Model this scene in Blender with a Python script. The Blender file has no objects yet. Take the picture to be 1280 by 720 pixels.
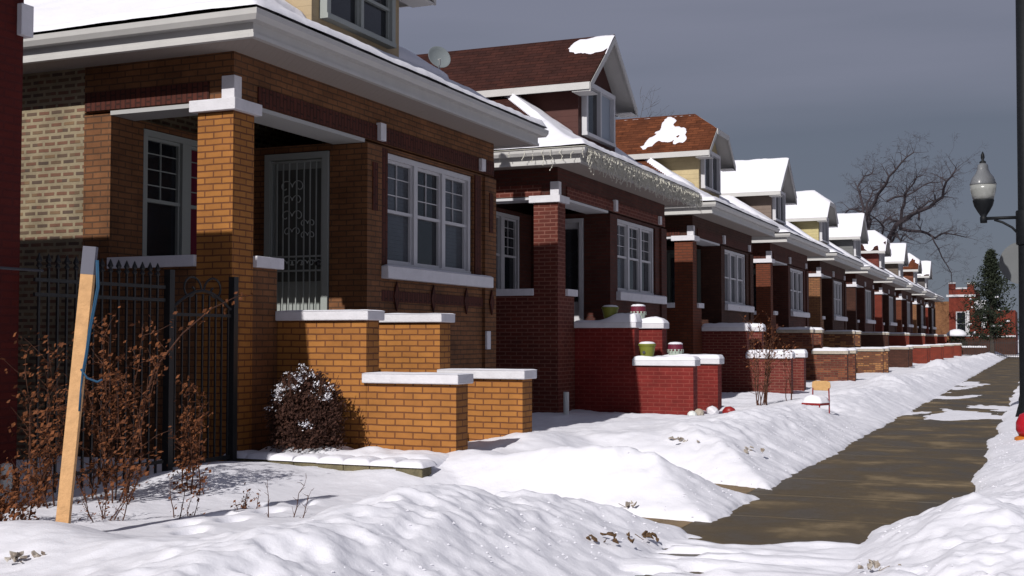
import bpy, bmesh, math, random
import numpy as np
from mathutils import Vector, Matrix
random.seed(7)
S = bpy.context.scene
C = S.collection
R = math.radians
H = 1.5                       # camera height over the pavement
XF = -7.63                    # plane of the house fronts

# ------------------------------------------------------------------ noise
def _hash(ix, iy, seed):
    n = (ix.astype(np.int64)*374761393 + iy.astype(np.int64)*668265263 + seed*974634777) & 0xffffffff
    n = ((n ^ (n >> 13))*1274126177) & 0xffffffff
    n = n ^ (n >> 16)
    return (n & 0xffff)/65535.0
def vnoise(x, y, seed=0):
    x = np.asarray(x, float); y = np.asarray(y, float)
    ix = np.floor(x); iy = np.floor(y); fx = x-ix; fy = y-iy
    fx = fx*fx*fx*(fx*(fx*6-15)+10); fy = fy*fy*fy*(fy*(fy*6-15)+10)
    a = _hash(ix, iy, seed); b = _hash(ix+1, iy, seed); c = _hash(ix, iy+1, seed); d = _hash(ix+1, iy+1, seed)
    return (a*(1-fx)+b*fx)*(1-fy)+(c*(1-fx)+d*fx)*fy
def fbm(x, y, octv=4, seed=0, gain=.5):
    s = 0; a = 1; t = 0
    ca, sa = math.cos(.6), math.sin(.6)
    for i in range(octv):
        s = s+a*vnoise(x, y, seed+i*17); t += a; a *= gain
        x, y = (x*ca-y*sa)*2.03+3.1, (x*sa+y*ca)*2.03+1.7
    return s/t*2-1
def sstep(a, b, x):
    t = np.clip((x-a)/(b-a), 0, 1); return t*t*(3-2*t)

# ------------------------------------------------------------------ materials
M = {}
def mat(name, col=(.5, .5, .5), rough=.7, spec=.3, metal=0., noise=0., nscale=8., bump=0., bscale=30., col2=None, stripes=None):
    m = bpy.data.materials.new(name); m.use_nodes = True
    nt = m.node_tree; N = nt.nodes; L = nt.links
    b = N['Principled BSDF']
    b.inputs['Base Color'].default_value = (*col, 1); b.inputs['Roughness'].default_value = rough
    b.inputs['Specular IOR Level'].default_value = spec; b.inputs['Metallic'].default_value = metal
    g = N.new('ShaderNodeNewGeometry')
    if noise or col2:
        n = N.new('ShaderNodeTexNoise'); n.inputs['Scale'].default_value = nscale; n.inputs['Detail'].default_value = 5
        n.inputs['Roughness'].default_value = .65
        L.new(g.outputs['Position'], n.inputs['Vector'])
        r = N.new('ShaderNodeValToRGB'); r.color_ramp.elements[0].position = .32; r.color_ramp.elements[1].position = .68
        c2 = col2 if col2 else tuple(min(1, c*(1+noise)) for c in col)
        c1 = col if col2 else tuple(c*(1-noise) for c in col)
        r.color_ramp.elements[0].color = (*c1, 1); r.color_ramp.elements[1].color = (*c2, 1)
        L.new(n.outputs['Fac'], r.inputs['Fac']); L.new(r.outputs['Color'], b.inputs['Base Color'])
    h = None
    if bump:
        n2 = N.new('ShaderNodeTexNoise'); n2.inputs['Scale'].default_value = bscale; n2.inputs['Detail'].default_value = 4
        L.new(g.outputs['Position'], n2.inputs['Vector'])
        bp = N.new('ShaderNodeBump'); bp.inputs['Strength'].default_value = bump; bp.inputs['Distance'].default_value = .02
        L.new(n2.outputs['Fac'], bp.inputs['Height']); h = bp
    if stripes:                                    # (axis, period, depth): lap siding, soffit ribs
        ax, per, dep = stripes
        sx = N.new('ShaderNodeSeparateXYZ'); L.new(g.outputs['Position'], sx.inputs[0])
        src = sx.outputs['XYZ'.index(ax)] if ax in 'XYZ' else None
        if ax == 'H':
            ad = N.new('ShaderNodeMath'); ad.operation = 'ADD'; L.new(sx.outputs[0], ad.inputs[0]); L.new(sx.outputs[1], ad.inputs[1]); src = ad.outputs[0]
        d = N.new('ShaderNodeMath'); d.operation = 'DIVIDE'; d.inputs[1].default_value = per; L.new(src, d.inputs[0])
        f = N.new('ShaderNodeMath'); f.operation = 'FRACT'; L.new(d.outputs[0], f.inputs[0])
        bp = N.new('ShaderNodeBump'); bp.inputs['Strength'].default_value = 1; bp.inputs['Distance'].default_value = dep
        bp.invert = True
        L.new(f.outputs[0], bp.inputs['Height'])
        if h: L.new(h.outputs[0], bp.inputs['Normal'])
        h = bp
    if h: L.new(h.outputs[0], b.inputs['Normal'])
    M[name] = m
    return m

def brick_mat(name, c1, c2, mortar, bw=.2127, rh=.0678, ms=.010, soldier=False, dirt=.25, bias=0., mott=.0, c3=None):
    m = bpy.data.materials.new(name); m.use_nodes = True
    nt = m.node_tree; N = nt.nodes; L = nt.links
    b = N['Principled BSDF']; b.inputs['Roughness'].default_value = .78; b.inputs['Specular IOR Level'].default_value = .2
    g = N.new('ShaderNodeNewGeometry')
    p = N.new('ShaderNodeSeparateXYZ'); L.new(g.outputs['Position'], p.inputs[0])
    n = N.new('ShaderNodeSeparateXYZ'); L.new(g.outputs['True Normal'], n.inputs[0])
    ab = N.new('ShaderNodeMath'); ab.operation = 'ABSOLUTE'; L.new(n.outputs[0], ab.inputs[0])
    gt = N.new('ShaderNodeMath'); gt.operation = 'GREATER_THAN'; gt.inputs[1].default_value = .5; L.new(ab.outputs[0], gt.inputs[0])
    mx = N.new('ShaderNodeMix'); mx.data_type = 'FLOAT'; L.new(gt.outputs[0], mx.inputs[0]); L.new(p.outputs[0], mx.inputs[2]); L.new(p.outputs[1], mx.inputs[3])
    cb = N.new('ShaderNodeCombineXYZ')
    if soldier: L.new(p.outputs[2], cb.inputs[0]); L.new(mx.outputs[0], cb.inputs[1])
    else: L.new(mx.outputs[0], cb.inputs[0]); L.new(p.outputs[2], cb.inputs[1])
    # a little wobble so courses are not ruled lines
    wn = N.new('ShaderNodeTexNoise'); wn.inputs['Scale'].default_value = 5; L.new(g.outputs['Position'], wn.inputs['Vector'])
    ws = N.new('ShaderNodeVectorMath'); ws.operation = 'SCALE'; ws.inputs['Scale'].default_value = .012; L.new(wn.outputs['Color'], ws.inputs[0])
    wa = N.new('ShaderNodeVectorMath'); wa.operation = 'ADD'; L.new(cb.outputs[0], wa.inputs[0]); L.new(ws.outputs[0], wa.inputs[1])
    bt = N.new('ShaderNodeTexBrick'); L.new(wa.outputs[0], bt.inputs['Vector'])
    bt.inputs['Scale'].default_value = 1; bt.inputs['Brick Width'].default_value = bw; bt.inputs['Row Height'].default_value = rh
    bt.inputs['Mortar Size'].default_value = ms; bt.inputs['Mortar Smooth'].default_value = .15; bt.inputs['Bias'].default_value = bias
    bt.inputs['Color1'].default_value = (*c1, 1); bt.inputs['Color2'].default_value = (*c2, 1); bt.inputs['Mortar'].default_value = (*mortar, 1)
    col = bt.outputs['Color']
    if c3:                                        # third brick colour picked brick by brick through coarse noise
        wn3 = N.new('ShaderNodeTexWhiteNoise'); wn3.noise_dimensions = '2D'
        fl = N.new('ShaderNodeVectorMath'); fl.operation = 'DIVIDE'; fl.inputs[1].default_value = (bw, rh, 1); L.new(wa.outputs[0], fl.inputs[0])
        f2 = N.new('ShaderNodeVectorMath'); f2.operation = 'FLOOR'; L.new(fl.outputs[0], f2.inputs[0]); L.new(f2.outputs[0], wn3.inputs['Vector'])
        g3 = N.new('ShaderNodeMath'); g3.operation = 'GREATER_THAN'; g3.inputs[1].default_value = .6; L.new(wn3.outputs['Value'], g3.inputs[0])
        iv = N.new('ShaderNodeMath'); iv.operation = 'SUBTRACT'; iv.inputs[0].default_value = 1; L.new(bt.outputs['Fac'], iv.inputs[1])
        ml = N.new('ShaderNodeMath'); ml.operation = 'MULTIPLY'; L.new(g3.outputs[0], ml.inputs[0]); L.new(iv.outputs[0], ml.inputs[1])
        m3 = N.new('ShaderNodeMix'); m3.data_type = 'RGBA'; L.new(ml.outputs[0], m3.inputs[0]); L.new(col, m3.inputs[6]); m3.inputs[7].default_value = (*c3, 1)
        col = m3.outputs[2]
    dn = N.new('ShaderNodeTexNoise'); dn.inputs['Scale'].default_value = 2.2; dn.inputs['Detail'].default_value = 6; dn.inputs['Roughness'].default_value = .7
    L.new(g.outputs['Position'], dn.inputs['Vector'])
    mr = N.new('ShaderNodeMapRange'); mr.inputs[1].default_value = .3; mr.inputs[2].default_value = .7; mr.inputs[3].default_value = 1-dirt; mr.inputs[4].default_value = 1+dirt*.5
    L.new(dn.outputs['Fac'], mr.inputs[0])
    mm = N.new('ShaderNodeVectorMath'); mm.operation = 'SCALE'; L.new(col, mm.inputs[0]); L.new(mr.outputs[0], mm.inputs['Scale'])
    L.new(mm.outputs[0], b.inputs['Base Color'])
    hb = N.new('ShaderNodeMath'); hb.operation = 'SUBTRACT'; hb.inputs[0].default_value = 1; L.new(bt.outputs['Fac'], hb.inputs[1])
    fn = N.new('ShaderNodeTexNoise'); fn.inputs['Scale'].default_value = 60; L.new(g.outputs['Position'], fn.inputs['Vector'])
    ad = N.new('ShaderNodeMath'); ad.operation = 'MULTIPLY_ADD'; ad.inputs[1].default_value = .35; L.new(fn.outputs['Fac'], ad.inputs[0]); L.new(hb.outputs[0], ad.inputs[2])
    bp = N.new('ShaderNodeBump'); bp.inputs['Strength'].default_value = .8; bp.inputs['Distance'].default_value = .008
    L.new(ad.outputs[0], bp.inputs['Height']); L.new(bp.outputs[0], b.inputs['Normal'])
    M[name] = m
    return m

def snow_mat(name, col=(.70, .695, .755), dirty=False):
    m = bpy.data.materials.new(name); m.use_nodes = True
    nt = m.node_tree; N = nt.nodes; L = nt.links
    b = N['Principled BSDF']; b.inputs['Roughness'].default_value = .65; b.inputs['Specular IOR Level'].default_value = .25
    b.inputs['Base Color'].default_value = (*col, 1)
    b.inputs['Subsurface Weight'].default_value = .0
    g = N.new('ShaderNodeNewGeometry')
    n1 = N.new('ShaderNodeTexNoise'); n1.inputs['Scale'].default_value = 9; n1.inputs['Detail'].default_value = 6; n1.inputs['Roughness'].default_value = .55
    n2 = N.new('ShaderNodeTexNoise'); n2.inputs['Scale'].default_value = 140; n2.inputs['Detail'].default_value = 2
    for n in (n1, n2): L.new(g.outputs['Position'], n.inputs['Vector'])
    b1 = N.new('ShaderNodeBump'); b1.inputs['Strength'].default_value = .32; b1.inputs['Distance'].default_value = .03; L.new(n1.outputs['Fac'], b1.inputs['Height'])
    b2 = N.new('ShaderNodeBump'); b2.inputs['Strength'].default_value = .25; b2.inputs['Distance'].default_value = .004; L.new(n2.outputs['Fac'], b2.inputs['Height'])
    L.new(b1.outputs[0], b2.inputs['Normal']); L.new(b2.outputs[0], b.inputs['Normal'])
    if dirty:
        n3 = N.new('ShaderNodeTexNoise'); n3.inputs['Scale'].default_value = 2.6; n3.inputs['Detail'].default_value = 9; n3.inputs['Roughness'].default_value = .8
        L.new(g.outputs['Position'], n3.inputs['Vector'])
        r = N.new('ShaderNodeValToRGB'); r.color_ramp.elements[0].position = .66; r.color_ramp.elements[1].position = .8
        r.color_ramp.elements[0].color = (*col, 1); r.color_ramp.elements[1].color = (.58, .52, .45, 1)
        L.new(n3.outputs['Fac'], r.inputs['Fac']); L.new(r.outputs['Color'], b.inputs['Base Color'])
    M[name] = m
    return m

def shingle_mat(name, c1, c2):
    m = bpy.data.materials.new(name); m.use_nodes = True
    nt = m.node_tree; N = nt.nodes; L = nt.links
    b = N['Principled BSDF']; b.inputs['Roughness'].default_value = .9; b.inputs['Specular IOR Level'].default_value = .1
    g = N.new('ShaderNodeNewGeometry')
    p = N.new('ShaderNodeSeparateXYZ'); L.new(g.outputs['Position'], p.inputs[0])
    n = N.new('ShaderNodeSeparateXYZ'); L.new(g.outputs['True Normal'], n.inputs[0])
    ab = N.new('ShaderNodeMath'); ab.operation = 'ABSOLUTE'; L.new(n.outputs[0], ab.inputs[0])
    gt = N.new('ShaderNodeMath'); gt.operation = 'GREATER_THAN'; gt.inputs[1].default_value = .3; L.new(ab.outputs[0], gt.inputs[0])
    mx = N.new('ShaderNodeMix'); mx.data_type = 'FLOAT'; L.new(gt.outputs[0], mx.inputs[0]); L.new(p.outputs[0], mx.inputs[2]); L.new(p.outputs[1], mx.inputs[3])
    cb = N.new('ShaderNodeCombineXYZ'); L.new(mx.outputs[0], cb.inputs[0]); L.new(p.outputs[2], cb.inputs[1])
    bt = N.new('ShaderNodeTexBrick'); L.new(cb.outputs[0], bt.inputs['Vector']); bt.inputs['Scale'].default_value = 1
    bt.inputs['Brick Width'].default_value = .3; bt.inputs['Row Height'].default_value = .075; bt.inputs['Mortar Size'].default_value = .006
    bt.inputs['Color1'].default_value = (*c1, 1); bt.inputs['Color2'].default_value = (*c2, 1); bt.inputs['Mortar'].default_value = tuple(c*.45 for c in c1)+(1,)
    dn = N.new('ShaderNodeTexNoise'); dn.inputs['Scale'].default_value = 3; dn.inputs['Detail'].default_value = 8; dn.inputs['Roughness'].default_value = .8
    L.new(g.outputs['Position'], dn.inputs['Vector'])
    mr = N.new('ShaderNodeMapRange'); mr.inputs[1].default_value = .3; mr.inputs[2].default_value = .7; mr.inputs[3].default_value = .6; mr.inputs[4].default_value = 1.35
    L.new(dn.outputs['Fac'], mr.inputs[0])
    mm = N.new('ShaderNodeVectorMath'); mm.operation = 'SCALE'; L.new(bt.outputs['Color'], mm.inputs[0]); L.new(mr.outputs[0], mm.inputs['Scale'])
    L.new(mm.outputs[0], b.inputs['Base Color'])
    bp = N.new('ShaderNodeBump'); bp.inputs['Strength'].default_value = .7; bp.inputs['Distance'].default_value = .01; bp.invert = True
    L.new(bt.outputs['Fac'], bp.inputs['Height']); L.new(bp.outputs[0], b.inputs['Normal'])
    M[name] = m

mat('white_paint', (.50, .495, .52), .5, noise=.05, nscale=3)
mat('white_stone', (.60, .59, .63), .75, noise=.06, nscale=7, bump=.3, bscale=50)
mat('tan_stone', (.34, .30, .25), .85, noise=.18, nscale=7, bump=.4, bscale=50)
mat('grey_trim', (.36, .36, .36), .6)
mat('gutter_white', (.46, .45, .44), .45, noise=.05, nscale=3)
mat('soffit', (.30, .26, .235), .6, stripes=('H', .1, .012))
mat('dark_glass', (.012, .014, .018), .08, .6, noise=.3, nscale=1.2)
mat('interior', (.01, .01, .01), 1.)
mat('blind_pane', (.05, .055, .065), .12, .6, stripes=('Z', .05, .004), noise=.15, nscale=3)
mat('curtain_pane', (.12, .125, .14), .3, .5, stripes=('H', .09, .015), noise=.2, nscale=3)
mat('curtain', (.30, .34, .40), .9, stripes=('H', .07, .02))
mat('red_cloth', (.10, .004, .02), .8)
mat('iron', (.010, .010, .011), .5, .4, noise=.3, nscale=20)
mat('pole_paint', (.006, .007, .009), .6, .2, noise=.25, nscale=14)
mat('grille_paint', (.27, .29, .28), .5)
mat('door_grey', (.085, .09, .085), .4)
mat('door_paint', (.10, .11, .10), .6)
mat('wood_stake', (.52, .30, .14), .8, noise=.12, nscale=14, bump=.3, bscale=40)
mat('wood_end', (.12, .12, .15), .8)
mat('blue_rope', (.015, .06, .12), .8)
mat('cable', (.05, .05, .06), .6)
mat('bark', (.055, .042, .034), .95, noise=.3, nscale=12)
mat('far_bark', (.045, .036, .042), .95, noise=.2, nscale=2)
mat('stem_brown', (.07, .028, .016), .9, noise=.3, nscale=30)
mat('dry_leaf', (.20, .066, .020), .85, col2=(.075, .026, .012), nscale=26)
mat('bush_leaf', (.030, .013, .010), .9, col2=(.065, .026, .016), nscale=22)
mat('pine_leaf', (.010, .016, .009), .9, col2=(.024, .030, .016), nscale=2)
mat('green_pot', (.155, .165, .024), .5, noise=.1, nscale=10)
mat('silver_pot', (.38, .44, .38), .4, noise=.1, nscale=20)
mat('maroon', (.12, .012, .03), .6)
mat('chair_red', (.22, .015, .015), .4)
mat('chair_wood', (.50, .30, .13), .5, noise=.12, nscale=20)
mat('red_plastic', (.35, .01, .02), .35)
mat('orange_plastic', (.5, .16, .02), .45)
mat('sign_back', (.11, .115, .12), .5, metal=.0, noise=.05, nscale=4)
mat('sign_red', (.4, .02, .02), .5)
mat('dish_grey', (.15, .17, .18), .7)
mat('wire_light', (.55, .53, .46), .6)
mat('green_carpet', (.035, .055, .045), .9, noise=.3, nscale=12)
mat('step_concrete', (.26, .24, .21), .9, noise=.2, nscale=6, bump=.4)
mat('debris', (.16, .11, .08), .9, col2=(.45, .42, .38), nscale=18)
mat('edging', (.17, .145, .085), .95, col2=(.09, .08, .05), nscale=9, bump=.7, bscale=45)
mat('soil', (.075, .04, .022), 1., col2=(.13, .08, .04), nscale=26, bump=.8, bscale=60)
mat('dry_concrete', (.20, .14, .08), .85, noise=.25, nscale=5, bump=.3, bscale=50)
mat('asphalt', (.05, .05, .052), .85, noise=.2, nscale=4, bump=.3, bscale=80)
mat('globe_lower', (.24, .245, .235), .25, .5, noise=.06, nscale=9)
mat('globe_upper', (.15, .155, .165), .25, .5, stripes=('H', .03, .01))
mat('pipe_white', (.6, .62, .6), .5)
snow_mat('snow'); snow_mat('dirty_snow', dirty=True)
for n, c in [('cream', (.34, .26, .16)), ('redbrown', (.055, .016, .012)), ('yellow', (.40, .32, .18)), ('brown', (.15, .11, .09)),
             ('paleyellow', (.40, .34, .17)), ('grey', (.12, .12, .12)), ('umber', (.10, .075, .06)), ('charcoal', (.07, .06, .06))]:
    mat('siding_'+n, c, .7, noise=.1, nscale=4, stripes=('Z', .115, .015))
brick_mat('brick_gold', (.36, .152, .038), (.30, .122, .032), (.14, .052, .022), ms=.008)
brick_mat('brick_gold_shaded', (.20, .087, .037), (.15, .064, .028), (.085, .044, .025), ms=.008, dirt=.4)  # gold brick darkened: shade of the street front put into the colour
brick_mat('brick_band', (.085, .022, .014), (.065, .018, .012), (.035, .012, .009), soldier=True)
brick_mat('brick_common', (.19, .120, .068), (.085, .058, .046), (.25, .205, .135), ms=.019, c3=(.15, .075, .05), bw=.18, rh=.070, dirt=.4)
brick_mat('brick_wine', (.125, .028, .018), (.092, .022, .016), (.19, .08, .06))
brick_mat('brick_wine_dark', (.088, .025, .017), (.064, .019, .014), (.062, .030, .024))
brick_mat('brick_painted', (.165, .017, .014), (.14, .014, .012), (.20, .038, .030), dirt=.3)
brick_mat('brick_rust', (.15, .040, .018), (.12, .032, .015), (.08, .030, .018))
brick_mat('brick_umber', (.070, .026, .017), (.052, .020, .014), (.042, .020, .014))
brick_mat('brick_red', (.14, .026, .020), (.11, .020, .017), (.19, .075, .055))
brick_mat('brick_mott', (.13, .035, .022), (.085, .022, .016), (.13, .07, .045), c3=(.20, .065, .032))
brick_mat('brick_tan', (.26, .12, .05), (.20, .085, .04), (.11, .06, .035))
brick_mat('brick_tanmott', (.16, .062, .030), (.12, .045, .025), (.11, .06, .04), c3=(.30, .14, .055))
brick_mat('brick_scarlet', (.19, .030, .016), (.15, .026, .016), (.11, .03, .02))
brick_mat('brick_paintred', (.085, .010, .007), (.075, .009, .007), (.065, .009, .008), dirt=.15)
shingle_mat('shingle_brown', (.050, .018, .014), (.034, .014, .012))
shingle_mat('shingle_rust', (.135, .044, .020), (.08, .027, .014))
shingle_mat('shingle_dark', (.05, .030, .028), (.035, .024, .024))

# concrete pavement: wet brown with drier patches, joints
def concrete():
    m = bpy.data.materials.new('wet_concrete'); m.use_nodes = True
    nt = m.node_tree; N = nt.nodes; L = nt.links; b = N['Principled BSDF']
    g = N.new('ShaderNodeNewGeometry')
    mp = N.new('ShaderNodeMapping'); mp.inputs['Scale'].default_value = (.9, .9, 1); L.new(g.outputs['Position'], mp.inputs['Vector']); b.inputs['Specular IOR Level'].default_value = .12
    n = N.new('ShaderNodeTexNoise'); n.inputs['Scale'].default_value = 1.1; n.inputs['Detail'].default_value = 7; n.inputs['Roughness'].default_value = .62; L.new(mp.outputs[0], n.inputs['Vector'])
    r = N.new('ShaderNodeValToRGB'); e = r.color_ramp.elements
    e[0].position = .38; e[0].color = (.062, .049, .032, 1); e[1].position = .70; e[1].color = (.22, .165, .10, 1)
    k = e.new(.55); k.color = (.095, .072, .045, 1)
    L.new(n.outputs['Fac'], r.inputs['Fac'])
    n2 = N.new('ShaderNodeTexNoise'); n2.inputs['Scale'].default_value = 40; n2.inputs['Detail'].default_value = 3; L.new(g.outputs['Position'], n2.inputs['Vector'])
    mr = N.new('ShaderNodeMapRange'); mr.inputs[3].default_value = .8; mr.inputs[4].default_value = 1.2; L.new(n2.outputs['Fac'], mr.inputs[0])
    mm = N.new('ShaderNodeVectorMath'); mm.operation = 'SCALE'; L.new(r.outputs[0], mm.inputs[0]); L.new(mr.outputs[0], mm.inputs['Scale'])
    L.new(mm.outputs[0], b.inputs['Base Color'])
    r2 = N.new('ShaderNodeMapRange'); r2.inputs[1].default_value = .42; r2.inputs[2].default_value = .62; r2.inputs[3].default_value = .42; r2.inputs[4].default_value = .8
    L.new(n.outputs['Fac'], r2.inputs[0]); L.new(r2.outputs[0], b.inputs['Roughness'])
    bp = N.new('ShaderNodeBump'); bp.inputs['Strength'].default_value = .25; bp.inputs['Distance'].default_value = .004; L.new(n2.outputs['Fac'], bp.inputs['Height']); L.new(bp.outputs[0], b.inputs['Normal'])
    M['wet_concrete'] = m
concrete()

# ------------------------------------------------------------------ builders
def tag(o, label=None, cat=None, group=None, kind=None):
    if label: o['label'] = label
    if cat: o['category'] = cat
    if group: o['group'] = group
    if kind: o['kind'] = kind
    return o
def empty(name, loc, rz=0):
    o = bpy.data.objects.new(name, None); C.objects.link(o); o.location = loc; o.rotation_euler = (0, 0, rz)
    o.empty_display_size = .2
    return o
class MB:
    def __init__(s): s.v = []; s.f = []; s.m = []; s.smooth = False
    def add(s, vs, fs, m=0):
        k = len(s.v); s.v += [tuple(v) for v in vs]; s.f += [tuple(i+k for i in f) for f in fs]; s.m += [m]*len(fs); return s
    def box(s, x0, x1, y0, y1, z0, z1, m=0):
        if x0 > x1: x0, x1 = x1, x0
        if y0 > y1: y0, y1 = y1, y0
        v = [(x0, y0, z0), (x1, y0, z0), (x1, y1, z0), (x0, y1, z0), (x0, y0, z1), (x1, y0, z1), (x1, y1, z1), (x0, y1, z1)]
        return s.add(v, [(0, 3, 2, 1), (4, 5, 6, 7), (0, 1, 5, 4), (1, 2, 6, 5), (2, 3, 7, 6), (3, 0, 4, 7)], m)
    def prism(s, poly, vec, m=0):                 # planar polygon pushed along vec
        n = len(poly); vec = Vector(vec)
        v = [Vector(p) for p in poly]+[Vector(p)+vec for p in poly]
        return s.add(v, [tuple(range(n))[::-1], tuple(range(n, 2*n))]+[(i, (i+1) % n, n+(i+1) % n, n+i) for i in range(n)], m)
    def tube(s, pts, rad, n=6, m=0, cap=True):
        pts = [Vector(p) for p in pts]; k = len(s.v); N_ = len(pts)
        if not hasattr(rad, '__len__'): rad = [rad]*N_
        up = Vector((0, 0, 1)); a = None
        for i, p in enumerate(pts):
            d = (pts[min(i+1, N_-1)]-pts[max(i-1, 0)])
            if d.length < 1e-9: d = Vector((0, 0, 1))
            d.normalize()
            if a is None: a = d.cross(up) if abs(d.z) < .95 else d.cross(Vector((1, 0, 0)))
            else: a = a-d*a.dot(d)
            if a.length < 1e-6: a = d.orthogonal()
            a.normalize(); b = d.cross(a)
            for j in range(n):
                t = 2*math.pi*j/n; s.v.append(tuple(p+(a*math.cos(t)+b*math.sin(t))*rad[i]))
        for i in range(N_-1):
            for j in range(n):
                s.f.append((k+i*n+j, k+i*n+(j+1) % n, k+(i+1)*n+(j+1) % n, k+(i+1)*n+j)); s.m.append(m)
        if cap:
            s.f.append(tuple(k+j for j in range(n))[::-1]); s.m.append(m)
            s.f.append(tuple(k+(N_-1)*n+j for j in range(n))); s.m.append(m)
        return s
    def lathe(s, prof, c=(0, 0, 0), n=24, m=0):    # prof: (r, z) from bottom to top
        k = len(s.v)
        for r, z in prof:
            for j in range(n):
                t = 2*math.pi*j/n; s.v.append((c[0]+r*math.cos(t), c[1]+r*math.sin(t), c[2]+z))
        for i in range(len(prof)-1):
            for j in range(n):
                s.f.append((k+i*n+j, k+i*n+(j+1) % n, k+(i+1)*n+(j+1) % n, k+(i+1)*n+j)); s.m.append(m)
        s.f.append(tuple(k+j for j in range(n))[::-1]); s.m.append(m)
        e = k+(len(prof)-1)*n; s.f.append(tuple(e+j for j in range(n))); s.m.append(m)
        return s
    def build(s, name, mats, parent=None, smooth=False, bevel=0, label=None):
        me = bpy.data.meshes.new(name); me.from_pydata(s.v, [], s.f)
        if isinstance(mats, str): mats = [mats]
        for t in mats: me.materials.append(M[t])
        if len(mats) > 1: me.polygons.foreach_set('material_index', s.m)
        if smooth: me.polygons.foreach_set('use_smooth', [True]*len(s.f))
        me.update()
        o = bpy.data.objects.new(name, me); C.objects.link(o); o.parent = parent
        if bevel:
            b = o.modifiers.new('bevel', 'BEVEL'); b.width = bevel; b.segments = 2; b.limit_method = 'ANGLE'
        if label: o['label'] = label
        return o
def grid_obj(name, xs, ys, Z, keep, mat_, parent=None, smooth=True):
    nx, ny = len(xs), len(ys)
    X, Y = np.meshgrid(xs, ys, indexing='ij')
    if callable(Z): Z = Z(X, Y)
    co = np.stack([X, Y, Z], -1).reshape(-1, 3)
    idx = np.arange(nx*ny).reshape(nx, ny)
    q = np.stack([idx[:-1, :-1], idx[1:, :-1], idx[1:, 1:], idx[:-1, 1:]], -1)
    kp = keep[:-1, :-1] | keep[1:, :-1] | keep[1:, 1:] | keep[:-1, 1:]
    q = q[kp]
    if len(q) == 0: return None
    used = np.unique(q); rm = -np.ones(nx*ny, int); rm[used] = np.arange(len(used))
    co = co[used]; q = rm[q]
    me = bpy.data.meshes.new(name); me.vertices.add(len(co)); me.vertices.foreach_set('co', co.ravel())
    me.loops.add(len(q)*4); me.loops.foreach_set('vertex_index', q.ravel().astype(np.int32))
    me.polygons.add(len(q)); me.polygons.foreach_set('loop_start', np.arange(len(q), dtype=np.int32)*4)
    me.polygons.foreach_set('loop_total', np.full(len(q), 4, np.int32))
    me.polygons.foreach_set('use_smooth', np.full(len(q), smooth))
    me.update(calc_edges=True); me.validate()
    me.materials.append(M[mat_])
    o = bpy.data.objects.new(name, me); C.objects.link(o); o.parent = parent
    return o
def snow_lump(name, x0, x1, y0, y1, z, h, parent=None, seed=1, rough=.35, step=.03, ox=0, oy=0, skew=None, edge=.06, m='snow'):
    nx = max(6, int((x1-x0)/step)); ny = max(6, int((y1-y0)/step))
    xs = np.linspace(x0, x1, nx); ys = np.linspace(y0, y1, ny)
    X, Y = np.meshgrid(xs, ys, indexing='ij')
    dx = np.minimum(X-x0, x1-X); dy = np.minimum(Y-y0, y1-Y); d = np.minimum(dx, dy)
    prof = np.sqrt(np.clip(1-(1-np.clip(d/edge, 0, 1))**2, 0, 1))
    t = h*(1+rough*fbm((X+ox)*4, (Y+oy)*4, 3, seed))
    if skew: t = t*skew((X-x0)/(x1-x0), (Y-y0)/(y1-y0))
    Z = z+t*prof
    return grid_obj(name, xs, ys, Z, np.ones_like(Z, bool), m, parent)

# ------------------------------------------------------------------ camera, world, light
cam = bpy.data.cameras.new('camera'); co = bpy.data.objects.new('camera', cam); C.objects.link(co)
cam.sensor_width = 36; cam.lens = 36*1540/1280; cam.clip_end = 6000; cam.clip_start = .05
co.location = (0, 0, H); co.rotation_euler = (R(90+2.3798), 0, R(23.1807))
S.camera = co
SUN = Vector((.08, 1, -.715)).normalized()
el = math.asin(-SUN.z); az = math.atan2(-SUN.x, -SUN.y)      # azimuth of the sun, clockwise from +Y
sun = bpy.data.lights.new('sun', 'SUN'); so = bpy.data.objects.new('sun', sun); C.objects.link(so)
so.rotation_euler = SUN.to_track_quat('-Z', 'Y').to_euler(); sun.energy = 4.5; sun.angle = R(.55); sun.color = (1, .965, .92)
w = bpy.data.worlds.new('World'); S.world = w; w.use_nodes = True
nt = w.node_tree; N = nt.nodes; L = nt.links; bg = N['Background']
sky = N.new('ShaderNodeTexSky'); sky.sky_type = 'NISHITA'; sky.sun_disc = False; sky.sun_elevation = el; sky.sun_rotation = az
SKYS = .1
sc = N.new('ShaderNodeVectorMath'); sc.operation = 'SCALE'; L.new(sky.outputs[0], sc.inputs[0]); sc.inputs['Scale'].default_value = 1.0
tc = N.new('ShaderNodeTexCoord'); sp = N.new('ShaderNodeSeparateXYZ'); L.new(tc.outputs['Generated'], sp.inputs[0])
# slate cloud deck: its colour varies with height above the horizon and with soft streaks
mp = N.new('ShaderNodeMapping'); mp.inputs['Scale'].default_value = (1, 1, 9); L.new(tc.outputs['Generated'], mp.inputs['Vector'])
cn = N.new('ShaderNodeTexNoise'); cn.inputs['Scale'].default_value = 1.6; cn.inputs['Detail'].default_value = 5; cn.inputs['Roughness'].default_value = .45; L.new(mp.outputs[0], cn.inputs['Vector'])
ma = N.new('ShaderNodeMath'); ma.operation = 'MULTIPLY_ADD'; ma.inputs[1].default_value = .26; ma.inputs[2].default_value = -.13; L.new(cn.outputs['Fac'], ma.inputs[0])
mb = N.new('ShaderNodeMath'); mb.operation = 'ADD'; L.new(ma.outputs[0], mb.inputs[0]); L.new(sp.outputs[2], mb.inputs[1])
cr = N.new('ShaderNodeValToRGB'); e = cr.color_ramp.elements
e[0].position = .0; e[0].color = (.140, .162, .208, 1)
e[1].position = .9; e[1].color = (.15, .16, .21, 1)
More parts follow.
